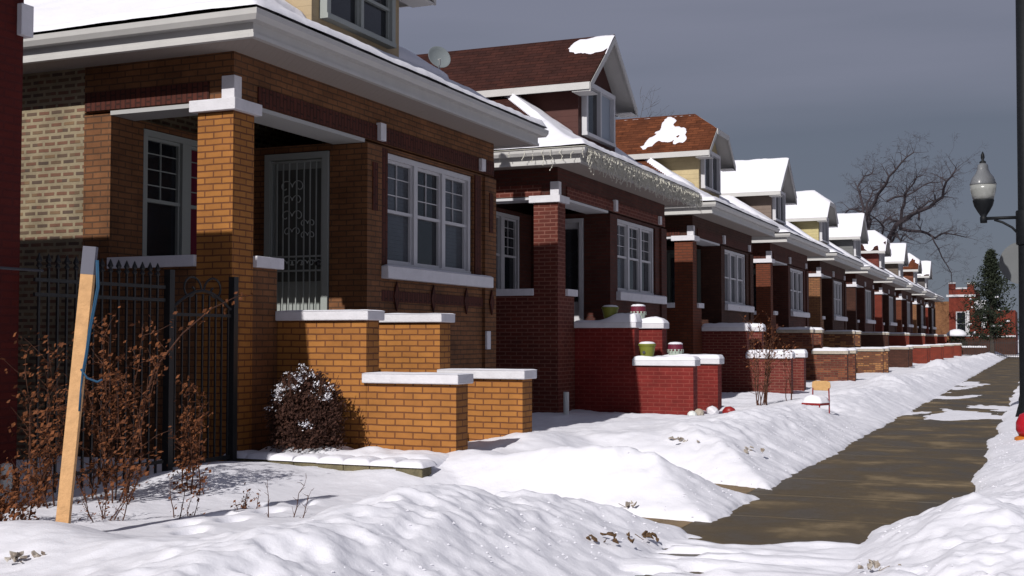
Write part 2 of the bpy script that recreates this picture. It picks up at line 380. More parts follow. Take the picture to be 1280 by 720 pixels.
for p_, c_ in [(.10, (.128, .148, .194)), (.14, (.126, .143, .190)), (.19, (.152, .166, .218)), (.27, (.198, .206, .270)), (.45, (.19, .20, .27))]:
    k = e.new(p_); k.color = (*c_, 1)
L.new(mb.outputs[0], cr.inputs['Fac'])
dv = N.new('ShaderNodeVectorMath'); dv.operation = 'SCALE'; dv.inputs['Scale'].default_value = 1/SKYS; L.new(cr.outputs[0], dv.inputs[0])
mxw = N.new('ShaderNodeMix'); mxw.data_type = 'RGBA'; mxw.inputs[0].default_value = .95
L.new(sc.outputs[0], mxw.inputs[6]); L.new(dv.outputs[0], mxw.inputs[7]); L.new(mxw.outputs[2], bg.inputs['Color'])
bg.inputs['Strength'].default_value = SKYS
S.view_settings.view_transform = 'Standard'; S.view_settings.look = 'None'; S.view_settings.exposure = 0; S.view_settings.gamma = 1
S.cycles.max_bounces = 6; S.cycles.diffuse_bounces = 3; S.cycles.use_denoising = True
S.cycles.sample_clamp_indirect = 6

# ------------------------------------------------------------------ terrain
HOUSE_E = [17.41, 26.74, 35.75, 45.04, 54.4, 64.2, 74.2, 84.2, 94.0, 103.3]     # right end of each eave
HY = [e-6.91 for e in HOUSE_E]                                               # left (near) corner of each house
def walks():                                       # cleared private walks: (y0, y1, x_left, flare)
    return [(9.42, 9.98, -4.6, .22), (11.66, 12.34, -4.0, .6)]
def edge_profile(d, body, rag):                     # a crumbling step of a few inches, then a rounded bank
    dd = np.clip(d+rag, 0, None)
    lip = .085*(1-np.exp(-dd/.035))
    return -.07+lip*1.0+.05*(1-np.exp(-dd/.2))+(body-.065)*(1-np.exp(-(dd/.62)**1.35))
def height(X, Y):
    rag = .06*fbm(Y*.9, X*0+1, 3, 5)
    fine_ = .035*fbm(X*5, Y*5, 3, 6)+.022*fbm(X*15, Y*15, 3, 7)+.045*fbm(Y*3.6, X*.7, 3, 8)
    d = -2.47+rag-X                                # > 0 in the front gardens
    dm = d.copy()
    for y0, y1, xl, fl in walks():
        yy0 = y0+.05*fbm(X*1.5, X*0+y0, 2, 51); yy1 = y1+fl*np.clip(-2.5-X, 0, 1.0)+.05*fbm(X*1.5, X*0+y1, 2, 52)
        dw = np.maximum(yy0-Y, Y-yy1); dw = np.maximum(dw, (xl-X)*.8)
        dm = np.where(X < -2.2, np.minimum(dm, dw), dm)
    yard = .25+.05*fbm(X*.7, Y*.7, 3, 11)
    crest = (.20+.16*fbm(Y*.45, X*0, 2, 21))*np.exp(-((d-1.05)/.75)**2)
    lump = .060*fbm(X*1.3, Y*1.3, 3, 31)+.030*fbm(X*3.4, Y*3.4, 3, 32)*sstep(14, 5, Y)
    rip = .008*fbm(X*2.0+Y*1.2, Y*6-X*2.4, 3, 33)*np.exp(-((d-.7)/.9)**2)
    cl = 1-np.abs(fbm(X*2.6, Y*2.6, 3, 35))*2.6                      # rounded clods left by the shovel
    cl2 = 1-np.abs(fbm(X*6.5+3, Y*6.5, 3, 36))*2.6
    bankz = np.exp(-((d-.75)/.85)**2)
    cl3 = fbm(X*13, Y*13, 2, 38)
    clod = (.036*cl+.024*cl2+.009*cl3)*(.25+.75*bankz)*sstep(.1, .5, dm)
    scal = .020*fbm(Y*4.2, X*.8, 3, 37)*np.exp(-((d-.45)/.4)**2)
    body = yard+crest+lump+rip+clod+scal-.03
    flat = sstep(10.5, 10.1, Y)*sstep(4.8, 6.6, Y)*sstep(-3.9, -5.1, X)      # level stretch in front of the gate
    body = body*(1-flat)+flat*(.165+.02*fbm(X*1.1, Y*1.1, 3, 41)+.07*sstep(-6.0, -7.0, X)+.04*sstep(9.2, 10.0, Y))
    for x, y, sx, sy, a in [(-5.15, 11.15, .75, .62, .27), (-4.2, 10.95, .75, .5, .22), (-5.2, 12.8, .9, .9, .24), (-5.6, 10.35, .35, .3, .10), (-6.1, 6.3, .5, .3, .07), (-3.5, 10.9, .7, .45, .12), (-5.2, 13.9, .7, .8, .12), (-3.9, 14.3, 1.2, 1.0, .12), (-3.4, 16.6, .6, 1.1, .12),
                            (-5.7, 5.9, .8, .45, .16), (-4.6, 5.6, .5, .45, .16), (-3.7, 7.4, .5, .8, .10), (-6.9, 9.2, .5, .7, .12), (-3.5, 19, .7, 1.4, .10), (-4.6, 17.5, 1.3, 1.5, .10),
                            (-3.32, 19.95, .30, .26, .10), (-3.4, 26, .6, 1.4, .12), (-3.3, 33, .6, 2, .12), (-3.7, 52, .8, 1.2, .34), (-3.4, 41, .6, 2, .12), (-3.6, 62, .7, 2, .15)]:
        body = body+a*np.exp(-((X-x)/sx)**2-((Y-y)/sy)**2)
    for i, y in enumerate(HY):
        if i: body = body-.10*np.exp(-((Y-y-1.8)/.75)**2)
    h = np.where(dm > -.2, edge_profile(dm, body, fine_), -.09)
    h = np.where(dm+fine_ <= 0, -.09, h)
    # footprints in the level stretch
    for i, (x, y) in enumerate([(-5.75, 8.35), (-5.5, 8.1), (-5.72, 7.8), (-5.45, 7.55), (-5.65, 7.25), (-5.4, 7.0), (-5.6, 8.7), (-4.5, 6.9), (-4.2, 6.5), (-4.6, 7.5)]):
        h = h-.075*np.exp(-(((X-x)/.085)**2+((Y-y)/.13)**2)**2)+.025*np.exp(-((X-x-.02)/.15)**2-((Y-y-.1)/.2)**2)
    # strip between pavement and road
    far = sstep(9.6, 12.0, Y)
    ed2 = -1.20*(1-far)+(-.70)*far+.10*fbm(Y*1.1, X*0+7, 3, 61)+.12*np.exp(-((Y-13.2)/.5)**2)
    e2 = X-ed2
    b2 = .19+(.034*(1-np.abs(fbm(X*3.0, Y*3.0, 3, 75))*2.6)+.018*(1-np.abs(fbm(X*8, Y*8, 3, 76))*2.6))*sstep(22, 12, Y)+.05*fbm(X*1.2, Y*1.2, 4, 71)+.06*fbm(X*3.2, Y*3.2, 3, 73)*sstep(20, 9, Y)+.22*np.exp(-((X+.5)/.42)**2-((Y-8.85)/.75)**2)+.12*np.exp(-((X+.1)/.5)**2-((Y-7.9)/.8)**2)+.10*np.exp(-((X-.1)/.4)**2-((Y-14)/3)**2)
    h2 = np.where(e2+fine_ > 0, edge_profile(e2*1.5, b2, fine_), -.09)
    h = np.where(e2 > -.2, np.maximum(h2, h), h)
    # thin trodden snow over the pavement: close to the camera, and in patches farther on
    mid = (X > -2.75) & (X < 0)
    cover = sstep(9.30, 9.08, Y+(X+1.8)*.22+.07*fbm(X*4, Y*4, 3, 81))
    thin = -.04+.068*cover+.055*fbm(X*1.3, Y*4.2, 4, 83)*cover-.07*cover*np.exp(-((X+2.2)/.40)**2)*sstep(.0, .25, fbm(X*1.6, Y*5, 3, 84))
    farp = sstep(21, 25, Y)*sstep(49, 46, Y)
    thin2 = (-.047+.078*(.34+.9*fbm(X*.8, Y*.35, 4, 85)))*farp-.09*(1-farp)
    thin = np.maximum(thin, thin2)
    h = np.where(mid, np.maximum(h, thin), h)
    h = h+.005*fbm(X*9, Y*9, 2, 91)
    return h
def hz(x, y): return float(height(np.array([[x]]), np.array([[y]]))[0, 0])

xs = np.concatenate([np.arange(-9.6, -7.6, .12), np.arange(-7.6, 1.2, .032), np.arange(1.2, 3.05, .09)])
ys = [2.0]
while ys[-1] < 112: ys.append(ys[-1]+max(.028, .0040*ys[-1]))
ys = np.array(ys)
Xg, Yg = np.meshgrid(xs, ys, indexing='ij')
Hg = height(Xg, Yg)
sn = grid_obj('snow_cover', xs, ys, Hg, (Hg > -.075), 'snow')
tag(sn, 'deep white snow heaped along both edges of the pavement', None, None, 'structure')
cm = MB(); rn = random.Random(19); pts = []
for _ in range(2400):
    y = 4.5+16*rn.random()**1.5; left = rn.random() < .6
    x = (-2.6-abs(rn.gauss(0, .4))) if left else ((-1.1 if y < 9.6 else -.6)+abs(rn.gauss(0, .3)))
    pts.append((x, y))
pa = np.array(pts); pz = height(pa[:, :1], pa[:, 1:])[:, 0]
for (x, y), z_ in zip(pts, pz):
    if z_ < .01 or rn.random() < .55: continue
    r = rn.uniform(.005, .015)*(1.6 if rn.random() < .08 else 1)
    cm.add([(x+r*a*rn.uniform(.6, 1.2), y+r*b*rn.uniform(.6, 1.2), z_+r*c*rn.uniform(.5, .9)) for a, b, c in [(1, 0, 0), (0, 1, 0), (-1, 0, 0), (0, -1, 0), (.1, 0, .9), (0, 0, -.6)]],
        [(0, 1, 4), (1, 2, 4), (2, 3, 4), (3, 0, 4), (1, 0, 5), (2, 1, 5), (3, 2, 5), (0, 3, 5)])
tag(cm.build('snow_crumbs', 'snow'), 'loose crumbs of shovelled snow along the pavement edges', kind='stuff')
# earth, pavement, road
MB().box(-3000, 3000, -1000, 5000, -.6, -.14).build('ground', 'soil').__setitem__('kind', 'structure')
g = MB(); g.box(-40, -2.66, -10, 112, -.135, -.05); g.box(-.62, 2.85, -10, 112, -.135, -.05); tag(g.build('lawn', 'soil'), kind='structure')
g = MB()
y = -6.0
while y < 112:
    g.box(-2.65, -.63, y+.010, y+1.490, -.13, 0+random.uniform(-.002, .002)); y += 1.5
tag(g.build('pavement', 'wet_concrete', bevel=.006), kind='structure')
g = MB()
for y0, y1, xl, fl in walks(): g.box(xl-.2, -2.662, y0-.15, y1+.15+fl, -.13, -.008)
tag(g.build('garden_path', 'dry_concrete'), kind='structure')
tag(MB().box(2.86, 3.0, -10, 112, -.13, .0).build('kerb', 'step_concrete', bevel=.01), kind='structure')
tag(MB().box(3.01, 11, -60, 2000, -.137, -.12).build('road', 'asphalt'), kind='structure')
tag(MB().box(-40, 2.9, 112.3, 117.3, -.137, -.11).build('cross_street', 'asphalt'), kind='structure')
g = MB(); g.box(-900, -9.55, -200, 2500, -.13, .16); g.box(11.2, 900, -200, 2500, -.13, .1); g.box(-9.5, 2.9, 117.5, 2500, -.13, .10)
tag(g.build('snow_field', 'snow'), kind='structure')

# ------------------------------------------------------------------ windows
def face(kind, o):                                  # maps (a, d, z): along the wall, outwards, up -> local box
    def f(mb, a0, a1, d0, d1, z0, z1, m=0):
        if kind == 'x': mb.box(o+min(d0, d1), o+max(d0, d1), a0, a1, z0, z1, m)
        else: mb.box(a0, a1, o-max(d0, d1), o-min(d0, d1), z0, z1, m)
    return f
def window(parent, fc, a0, a1, z0, z1, n=3, fw=.07, mull=.10, grid=(2, 3), rec=-.10, pane='dark_glass', frame='white_paint', lod=0, panes=None, split=.48, sash=None):
    sash = sash or frame
    fr = MB()
    fc(fr, a0, a1, rec-.05, rec+.06, z1-fw, z1); fc(fr, a0, a1, rec-.05, rec+.07, z0, z0+fw*.7)
    fc(fr, a0, a0+fw, rec-.05, rec+.057, z0+fw*.7, z1-fw); fc(fr, a1-fw, a1, rec-.05, rec+.057, z0+fw*.7, z1-fw)
    iw = (a1-a0-2*fw-(n-1)*mull)/n; cells = []
    for i in range(n):
        b0 = a0+fw+i*(iw+mull); cells.append((b0, b0+iw))
        if i < n-1: fc(fr, b0+iw, b0+iw+mull, rec-.05, rec+.05, z0+fw*.7, z1-fw)
    W = fr.build('window', frame, parent)
    zb, zt = z0+fw*.7, z1-fw; zm = zb+(zt-zb)*split
    for i, (b0, b1) in enumerate(cells):
        p = MB(); fc(p, b0, b1, rec-.045, rec-.03, zb, zt); p.build('pane', (panes[i] if panes else pane), W)
        if lod >= 2: continue
        s_ = MB(); t = .035
        fc(s_, b0, b1, rec-.028, rec+.02, zm-.02, zm+.02)
        fc(s_, b0, b1, rec-.028, rec+.012, zt-t, zt); fc(s_, b0, b1, rec-.028, rec+.012, zb, zb+t)
        for x in (b0, b1-t*.8): fc(s_, x, x+t*.8, rec-.028, rec+.011, zb+t, zm-.02); fc(s_, x, x+t*.8, rec-.028, rec+.011, zm+.02, zt-t)
        if lod == 0 and grid:
            gx, gz = grid
            for k in range(1, gx):
                c = b0+(b1-b0)*k/gx; fc(s_, c-.006, c+.006, rec-.028, rec-.012, zm+.02, zt-t)
            for k in range(1, gz):
                c = zm+(zt-zm)*k/gz; fc(s_, b0+t*.8, b1-t*.8, rec-.028, rec-.014, c-.006, c+.006)
        s_.build('sash', sash, W)
    return W
def wall_holes(mb, fc, a0, a1, z0, z1, th, holes, m=0):
    A = sorted({a0, a1} | {h[0] for h in holes} | {h[1] for h in holes}); Z = sorted({z0, z1} | {h[2] for h in holes} | {h[3] for h in holes})
    for i in range(len(A)-1):
        for j in range(len(Z)-1):
            ca, cz = (A[i]+A[i+1])/2, (Z[j]+Z[j+1])/2
            if any(h[0] < ca < h[1] and h[2] < cz < h[3] for h in holes): continue
            fc(mb, A[i], A[i+1], -th, 0, Z[j], Z[j+1], m)

# ------------------------------------------------------------------ bungalow
EZ, PITCH, EV = 4.60, .67, .60                      # roof edge height, slope, front overhang
YL, YR = -.52, 6.91                                 # side edges of the roof (local)
XB = -15.0
CY, PK, DE, DHW, DX = 3.15, 7.52, 6.30, 1.47, -.37  # dormer: centre, peak, eave, half width, wall plane
DPIT = (PK-DE)/DHW
def roofz(x, y):
    return EZ+PITCH*np.minimum(np.minimum(EV-x, x-(XB-EV)), np.minimum(y-YL, YR-y))

def house(i, cfg):
    g = cfg.get
    lod = 0 if i < 2 else (1 if i < 5 else 2)
    y0 = HY[i]
    root = empty('bungalow', (XF, y0, 0)); tag(root, g('label'), 'house', 'brick bungalows in a row along the pavement')
    fx, fy = face('x', 0), face('y', 0)
    wb, pb, sb, cap = g('wall'), g('pillar'), g('pier'), g('cap', 'white_stone')
    FZ = 1.33
    # walls: side, bay front with window hole, porch back wall, frieze beam
    w_ = MB()
    w_.box(XB, -1.97, 0, 6.58, -.1, 4.50, 1)                                 # rear body, common brick
    w_.box(-1.97, -1.60, 0, .51, -.1, 3.95)                                # corner return
    wall_holes(w_, face('x', -1.60), .51, 2.68, FZ, 3.95, .37, [(.53, 2.1, 2.35, 3.88)])
    w_.box(-1.97, -1.60, .51, 2.68, -.1, FZ)
    # bay
    wall_holes(w_, fx, 2.68, 6.61, -.1, 3.95, .30, [(3.27, 5.88, 2.43, 3.90)])
    wall_holes(w_, face('y', 2.68), -1.60, -.30, FZ, 3.95, .25, [(-1.45, -.49, FZ, 3.86)])
    w_.box(-1.60, -.30, 2.68, 2.93, -.1, FZ)
    w_.box(-1.97, -.30, 6.30, 6.61, -.1, 3.95)
    # beams over porch and bay
    w_.box(-.42, .0, 0, 6.61, 3.98, 4.50); w_.box(-1.97, -.42, 0, .40, 3.98, 4.50); w_.box(-1.97, -.42, 6.2, 6.61, 3.98, 4.50)
    # pilasters either side of the bay window
    w_.box(0, .045, 2.69, 3.05, .2, 3.93); w_.box(0, .045, 6.2, 6.60, .2, 3.93)
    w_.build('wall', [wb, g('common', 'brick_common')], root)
    b_ = MB(); b_.box(.002, .018, .42, 6.59, 3.99, 4.19); b_.box(-1.95, -.30, -.016, -.002, 3.99, 4.19); b_.build('frieze_band', g('band', 'brick_band'), root)
    if i == 0:
        b_ = MB()
        b_.box(.002, .016, 3.06, 6.19, 1.98, 2.12)
        for yy in (3.5, 4.55, 5.6, 6.4): b_.prism([(.01+(.045 if yy == 6.4 else 0), yy, 1.86), (.01+(.045 if yy == 6.4 else 0), yy+.08, 2.05), (.01+(.045 if yy == 6.4 else 0), yy, 2.24), (.01+(.045 if yy == 6.4 else 0), yy-.08, 2.05)], (.02, 0, 0))
        for yy in (2.87, 6.4): b_.box(.046, .06, yy-.06, yy+.06, 3.1, 3.7)
        b_.box(.002, .02, 3.08, 3.25, 2.45, 3.92); b_.box(.002, .02, 5.9, 6.1, 2.45, 3.92)
        b_.build('ornament_brick', 'brick_band', root)
    li = MB(); li.box(-.44, .012, .46, 2.68, 3.93, 3.975); li.box(-1.60, -.52, -.012, .38, 3.93, 3.975); li.build('lintel', 'white_paint' if i else 'grey_trim', root)
    for q in [(-.13, .03, -.03, .10, 3.995, 4.23), (.0, .07, 2.98, 3.12, 4.0, 4.22), (.0, .07, 6.03, 6.17, 4.0, 4.18)]+([(.045, .08, 6.2, 6.33, 1.35, 1.62)] if i == 0 else []):
        MB().box(*q).build('stone_block', 'white_stone', root, bevel=.004)
    # porch: floor, pillar, parapets
    p_ = MB(); p_.box(-1.6, -.02, .02, 2.67, FZ-.12, FZ-.005); p_.build('porch_floor', 'step_concrete', root)
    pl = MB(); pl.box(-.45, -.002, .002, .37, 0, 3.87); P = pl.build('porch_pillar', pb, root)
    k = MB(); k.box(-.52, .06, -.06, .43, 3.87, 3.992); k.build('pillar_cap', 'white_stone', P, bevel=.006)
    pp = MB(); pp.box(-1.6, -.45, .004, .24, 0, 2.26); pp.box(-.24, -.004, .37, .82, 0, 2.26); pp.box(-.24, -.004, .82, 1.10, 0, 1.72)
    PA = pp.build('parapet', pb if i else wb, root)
    k = MB(); k.box(-1.6, -.45, -.04, .28, 2.26, 2.38); k.box(-.28, .05, .37, .88, 2.26, 2.38); k.build('coping', 'white_stone', PA, bevel=.006)
    # steps
    st = MB()
    for q in range(7):
        st.box(-.0+q*.29, .29+q*.29, 1.12, 2.52, -.05, FZ-.18*(q+1))
    ST = st.build('stairs', 'step_concrete', root)
    tr = MB()
    for q in range(7): tr.box(.0+q*.29, .31+q*.29, 1.14, 2.50, FZ-.18*(q+1)+.001, FZ-.18*(q+1)+.03)
    tr.build('tread', 'green_carpet' if i == 0 else 'snow', ST)
    # piers each side of the stairs
    sn_h = g('capsnow', .05)
    for (a, b, ylo, yhi, zt, tall) in [(0.0, 1.11, .83, 1.10, 1.70, 1), (1.112, 2.16, .83, 1.11, 1.04, 0), (0.0, 1.11, 2.56, 2.84, 1.70, 1), (1.112, 2.16, 2.58, 2.87, 1.04, 0)]:
        pr = MB().box(a+.002, b, ylo, yhi, -.05, zt).build('stair_pier', g('pier2') if (g('pier2') and ylo > 2) else sb, root)
        a2 = a if tall else a-.03
        MB().box(a2 if tall else a2, b+.045, ylo-.05, yhi+.05, zt, zt+.105).build('coping', cap, pr, bevel=.012)
        if sn_h:
            sk = None
            if i == 1 and tall and ylo < 2: sk = lambda u, v: .45+1.5*sstep(.35, .8, u)
            if i == 1 and tall and ylo > 2: sk = lambda u, v: .9+1.0*np.exp(-((u-.75)/.17)**2)
            snow_lump('snow_cap', a2+.0, b+.05, ylo-.055, yhi+.055, zt+.10, sn_h*random.uniform(.8, 1.15), pr, seed=i*7+tall, rough=g('sr', .3), step=.03 if i < 3 else .07, oy=y0, ox=ylo*3, skew=sk, edge=.07)
    # window sill, windows, door
    MB().box(.02, .13, 3.08, 6.32, 2.265, 2.425).build('window_sill', 'white_stone', root, bevel=.01)
    snow_lump('sill_snow', .02, .13, 3.1, 6.3, 2.424, .02, root, seed=i, step=.05, edge=.04)
    window(root, fx, 3.29, 5.86, 2.44, 3.89, 3, grid=(2, 3), lod=lod, split=.5, panes=g('panes') or [random.choice(['dark_glass', 'blind_pane', 'curtain_pane']) for _ in range(3)], frame='white_paint')
    window(root, face('x', -1.60), .54, 2.09, 2.36, 3.87, 2, mull=.16, grid=(2, 4), lod=lod, rec=-.06, frame='grille_paint' if i == 0 else 'white_paint', panes=['dark_glass', 'red_cloth'] if i == 0 else ['curtain_pane', 'dark_glass'])
    fd = face('y', 2.68)
    d_ = MB(); fd(d_, -1.44, -.50, -.12, .03, 3.77, 3.85); fd(d_, -1.44, -1.36, -.12, .03, FZ, 3.77); fd(d_, -.58, -.50, -.12, .03, FZ, 3.77); fd(d_, -1.36, -.58, -.12, -.08, FZ, 3.77)
    D = d_.build('door', 'grille_paint' if i == 0 else ('white_paint' if i == 1 else 'door_paint'), root)
    q = MB(); fd(q, -1.30, -.64, -.078, -.06, FZ+.9, 3.65); q.build('door_pane', 'door_grey' if i == 0 else 'dark_glass', D)
    if i == 0:                                       # ironwork storm door
        gr = MB()
        for xx in (-1.355, -.60): fd(gr, xx-.0, xx+.02, .0, .02, FZ, 3.76)
        for xx in [-1.26, -1.17, -1.08, -.97, -.86, -.77, -.68]: fd(gr, xx-.007, xx+.007, .0, .014, FZ+.02, 3.74)
        for z in (FZ+.03, FZ+1.02, FZ+1.20, 3.73): fd(gr, -1.36, -.58, .0, .018, z, z+.022)
        def scroll(cx, cz, s):
            for sx in (-1, 1):
                pts = []
                for t in range(14):
                    a = t*.42; r = s*(.10-.0062*t)
                    pts.append((cx+sx*(s*.10-r*math.cos(a)), 2.665, cz+r*math.sin(a)))
                gr.tube(pts, .007, 4)
        for cz, s in [(3.42, 1.), (3.25, .8), (3.05, .9), (2.85, .7)]: scroll(-1.03, cz, s)
        for xx in (-1.25, -1.10, -.95, -.80, -.68):
            scroll(xx, FZ+1.12, .55)
        for cz in (2.95, 2.80): scroll(-.80, cz, .6)
        gr.build('door_grille', 'grille_paint', D)
        MB().lathe([(.0, 0), (.03, .01), (.035, .05), (.0, .07)], (-.63, 2.64, FZ+1.08), 10).build('door_handle', 'iron', D)
    # roof: hipped shell, soffit, fascia, gutter
    r0, r1 = XB-EV, EV; hw = (YR-YL)/2; rz_ = EZ+PITCH*hw; xa, xb = r0+hw, r1-hw; yc = (YL+YR)/2
    rf = MB(); V = [(r0, YL, EZ), (r1, YL, EZ), (r1, YR, EZ), (r0, YR, EZ), (xa, yc, rz_), (xb, yc, rz_)]
    V2 = [(x, y, z-.08) for x, y, z in V[:4]]
    rf.add(V+V2, [(0, 1, 5, 4), (1, 2, 5), (2, 3, 4, 5), (3, 0, 4), (9, 8, 7, 6), (0, 6, 7, 1), (1, 7, 8, 2), (2, 8, 9, 3), (3, 9, 6, 0)])
    RF = rf.build('roof', g('shingle'), root)
    so_ = MB(); so_.box(r0+.03, r1-.03, YL+.03, YR-.03, 4.485, 4.50); so_.build('soffit', 'soffit', root)
    fa = MB(); t = .03
    def ring(mb, e, th, z0, z1, m=0):
        mb.box(r1-th+e, r1+e, YL-e, YR+e, z0, z1, m); mb.box(r0-e, r1-th+e-.001, YL-e, YL-e+th, z0, z1, m); mb.box(r0-e, r1-th+e-.001, YR+e-th, YR+e, z0, z1, m)
    ring(fa, .006, .034, 4.499, 4.612); ring(fa, .020, .06, 4.455, 4.497)
    fa.build('fascia', 'gutter_white', root)
    gu = MB()                                        # gutter with an ogee profile along front and sides
    prof = [(.0, 4.60), (.0, 4.70), (.012, 4.70), (.012, 4.62), (.085, 4.62), (.11, 4.66), (.115, 4.705), (.135, 4.705), (.13, 4.65), (.10, 4.60)]
    pth = []
    for e, z in prof:
        pth.append([(r0, YL-e-.0, z), (r1+e, YL-e, z), (r1+e, YR+e, z), (r0, YR+e, z)])
    n_ = len(prof); vs = [p for ring_ in pth for p in ring_]
    fs = []
    for a in range(n_):
        b = (a+1) % n_
        for c in range(3): fs.append((a*4+c, a*4+c+1, b*4+c+1, b*4+c))
    gu.add(vs, fs); gu.build('gutter', 'gutter_white', root)
    # snow on the main roof
    st = .045 if i < 2 else (.07 if i < 3 else .14)
    xs = np.append(np.arange(-7.4, EV+.10, st), [EV+.12]); ys_ = np.concatenate([[YL-.12], np.arange(YL-.09, YR+.10, st), [YR+.12]])
    X, Y = np.meshgrid(xs, ys_, indexing='ij')
    df = EV-X; dl = Y-YL; dr = YR-Y; de = np.minimum(np.minimum(df, dl), dr)
    nse = fbm(X*1.6, (Y+y0)*1.6, 4, 100+i)
    side = g('side', 1.0); fr = g('front', 1.0)
    front_face = (df <= dl) & (df <= dr)
    tl = np.where(side >= 1, 1.0, (side*1.5-dl+.35*nse)/.25); tf = np.where(fr >= 1, 1., (fr*1.7-df+.3*nse)/.25)
    if side < 1: tl = np.maximum(tl, (1.15-df-.45*dl+.5*nse)/.3)
    t = np.where(front_face, tf, np.where(dl < dr, tl, .8))
    t = t-g('bare', 0)*sstep(.25, .5, nse)*2.5
    if i in (0, 1, 2):                               # bare strip where snow slid away below the dormer window
        strip = sstep(.72, .80, df+.06*nse)*sstep(1.05, .97, df+.06*nse)*sstep(1.2, 1.6, Y)*front_face
        t = t-3*strip*(.55+nse*.8)
    T = np.where(t > 0, .15, .085)*np.clip(t, -1, 1)*(1+.3*nse)
    inside = (X < DX+.05) & (np.abs(Y-CY) < 1.12)
    T = np.where(inside, -.08, T)
    e_ = np.clip((de+.125)/.12, 0, 1); T = np.where(de < .0, T*np.sqrt(np.clip(1-(1-e_)**2, 0, 1)), T)
    Zr = np.maximum(roofz(X, Y), np.where((T > .01) & (de < .2), EZ+.103, 0))*(de > 0)+(de <= 0)*(EZ+.103*(T > 0)+.02*(T <= 0)) + T
    grid_obj('roof_snow', xs, ys_, Zr, T > -.01, 'snow', RF)
    # dormer
    jer = g('hip', False); sd = g('siding', 'siding_grey'); xr = -.75 if jer else 0.0; zc = 6.98 if jer else PK; yc_ = (PK-zc)/DPIT; xe = -6.2
    dw = MB(); zb = 4.9
    dw.prism([(xe, CY-1.1, zb), (xe, CY+1.1, zb), (xe, CY+1.1, DE+.1), (xe, CY+.0, DE+.1+.83*1.08), (xe, CY-1.1, DE+.1)], (DX-xe, 0, 0))
    if jer:
        dw = MB(); zz = zc-.03; yy = (PK-zz)/DPIT
        dw.prism([(xe, CY-1.1, zb), (xe, CY+1.1, zb), (xe, CY+1.1, DE+.1), (xe, CY+yy-.12, zz-.08), (xe, CY-yy+.12, zz-.08), (xe, CY-1.1, DE+.1)], (DX-xe, 0, 0))
    DW = dw.build('dormer', sd, root)
    rd = MB()
    for s in (-1, 1):
        poly = [(0, CY+s*DHW, DE), (0, CY+s*yc_, zc), (xr, CY, PK), (xe, CY, PK), (xe, CY+s*DHW, DE)] if jer else [(0, CY+s*DHW, DE), (0, CY, PK), (xe, CY, PK), (xe, CY+s*DHW, DE)]
        top = [Vector(p) for p in poly]; bot = [p+Vector((0, 0, -.09)) for p in top]; n = len(top)
        rd.add(top, [tuple(range(n)) if s > 0 else tuple(range(n))[::-1]], 0)
        rd.add(bot, [tuple(range(n))[::-1] if s > 0 else tuple(range(n))], 1)
        rd.add([top[0], top[1], bot[1], bot[0]], [(0, 1, 2, 3)], 0); rd.add([top[-1], top[0], bot[0], bot[-1]], [(0, 1, 2, 3)], 1)
    if jer:
        tri = [Vector((0, CY-yc_, zc)), Vector((0, CY+yc_, zc)), Vector((xr, CY, PK))]
        rd.add(tri, [(0, 1, 2)], 0); rd.add([p+Vector((0, 0, -.09)) for p in tri], [(2, 1, 0)], 1); rd.add([tri[0], tri[1], tri[1]+Vector((0, 0, -.09)), tri[0]+Vector((0, 0, -.09))], [(0, 1, 2, 3)], 1)
    RD = rd.build('dormer_roof', [g('shingle'), 'gutter_white'], root)
    rk = MB()                                        # rake boards and side fascias
    for s in (-1, 1):
        a = Vector((-.02, CY+s*(DHW+.005), DE-.035)); b = Vector((-.02, CY+s*yc_, zc-.035)); dn = Vector((0, 0, -.14))
        rk.prism([a, b, b+dn, a+dn], (.03, 0, 0))
        rk.box(xe, -.001, CY+s*DHW-(.0 if s > 0 else .03), CY+s*DHW+(.03 if s > 0 else 0), DE-.14, DE-.012)
        rk.box(-.36, -.001, CY+s*(DHW-.001), CY+s*1.02, DE-.17, DE-.15)      # boxed return under the eave
    if jer: rk.box(.0, .03, CY-yc_, CY+yc_, zc-.15, zc-.01)
    rk.build('rake_board', 'gutter_white', DW)
    window(DW, face('x', DX), CY-.93, CY+.80, 5.40, 6.46, 2, fw=.09, mull=.07, grid=None, rec=.055, lod=0 if i == 0 else 2, frame='white_paint' if i != 0 else 'grille_paint', panes=g('dpanes'))
    # snow on the dormer roof
    dm = g('dsnow', 1.0)
    if dm:
        st = .045 if i < 4 else .12
        xs = np.arange(-3.4 if i < 4 else -2.6, .045, st); ys_ = np.arange(CY-DHW-.03, CY+DHW+.03, st)
        X, Y = np.meshgrid(xs, ys_, indexing='ij'); a = np.abs(Y-CY)
        base = PK-DPIT*a
        if jer: base = np.minimum(base, zc+(PK-zc)*(-X)/.75)
        nn = fbm(X*2.2, (Y+y0)*2.2, 4, 200+i)
        if dm == 'patch': t = (.42-np.hypot((X+.18)/1.1, (CY-Y-.16)/.95)+.35*nn)*3*(Y < CY+.05)
        elif dm == 'scatter': t = (nn*.9+.62-np.hypot((X+1.25)/.75, (CY-.75-Y)/.42)*.75)*3*(Y < CY-.1)
        else: t = np.clip(.9+.5*nn-g('dbare', 0)*sstep(.0, .5, nn+a-.9)*4, -1, 1.5)
        t = t+(.25*fbm(X*9, Y*9, 3, 230+i) if dm != 1.0 else 0)
        t = np.where((dm != 1.0) & (Y > CY-.05), -1, t) if dm != 1.0 else t
        T = (.07 if dm == 1.0 else .04)*np.clip(t, -1, 1.2)
        ed = np.minimum(DHW-a, -X+.02); T = np.where((ed < .05) & (T > 0), T*np.clip((ed+.03)/.08, 0, 1)**.5, T)
        grid_obj('dormer_snow', xs, ys_, base+T, T > -.01, 'snow', RD)
    return root

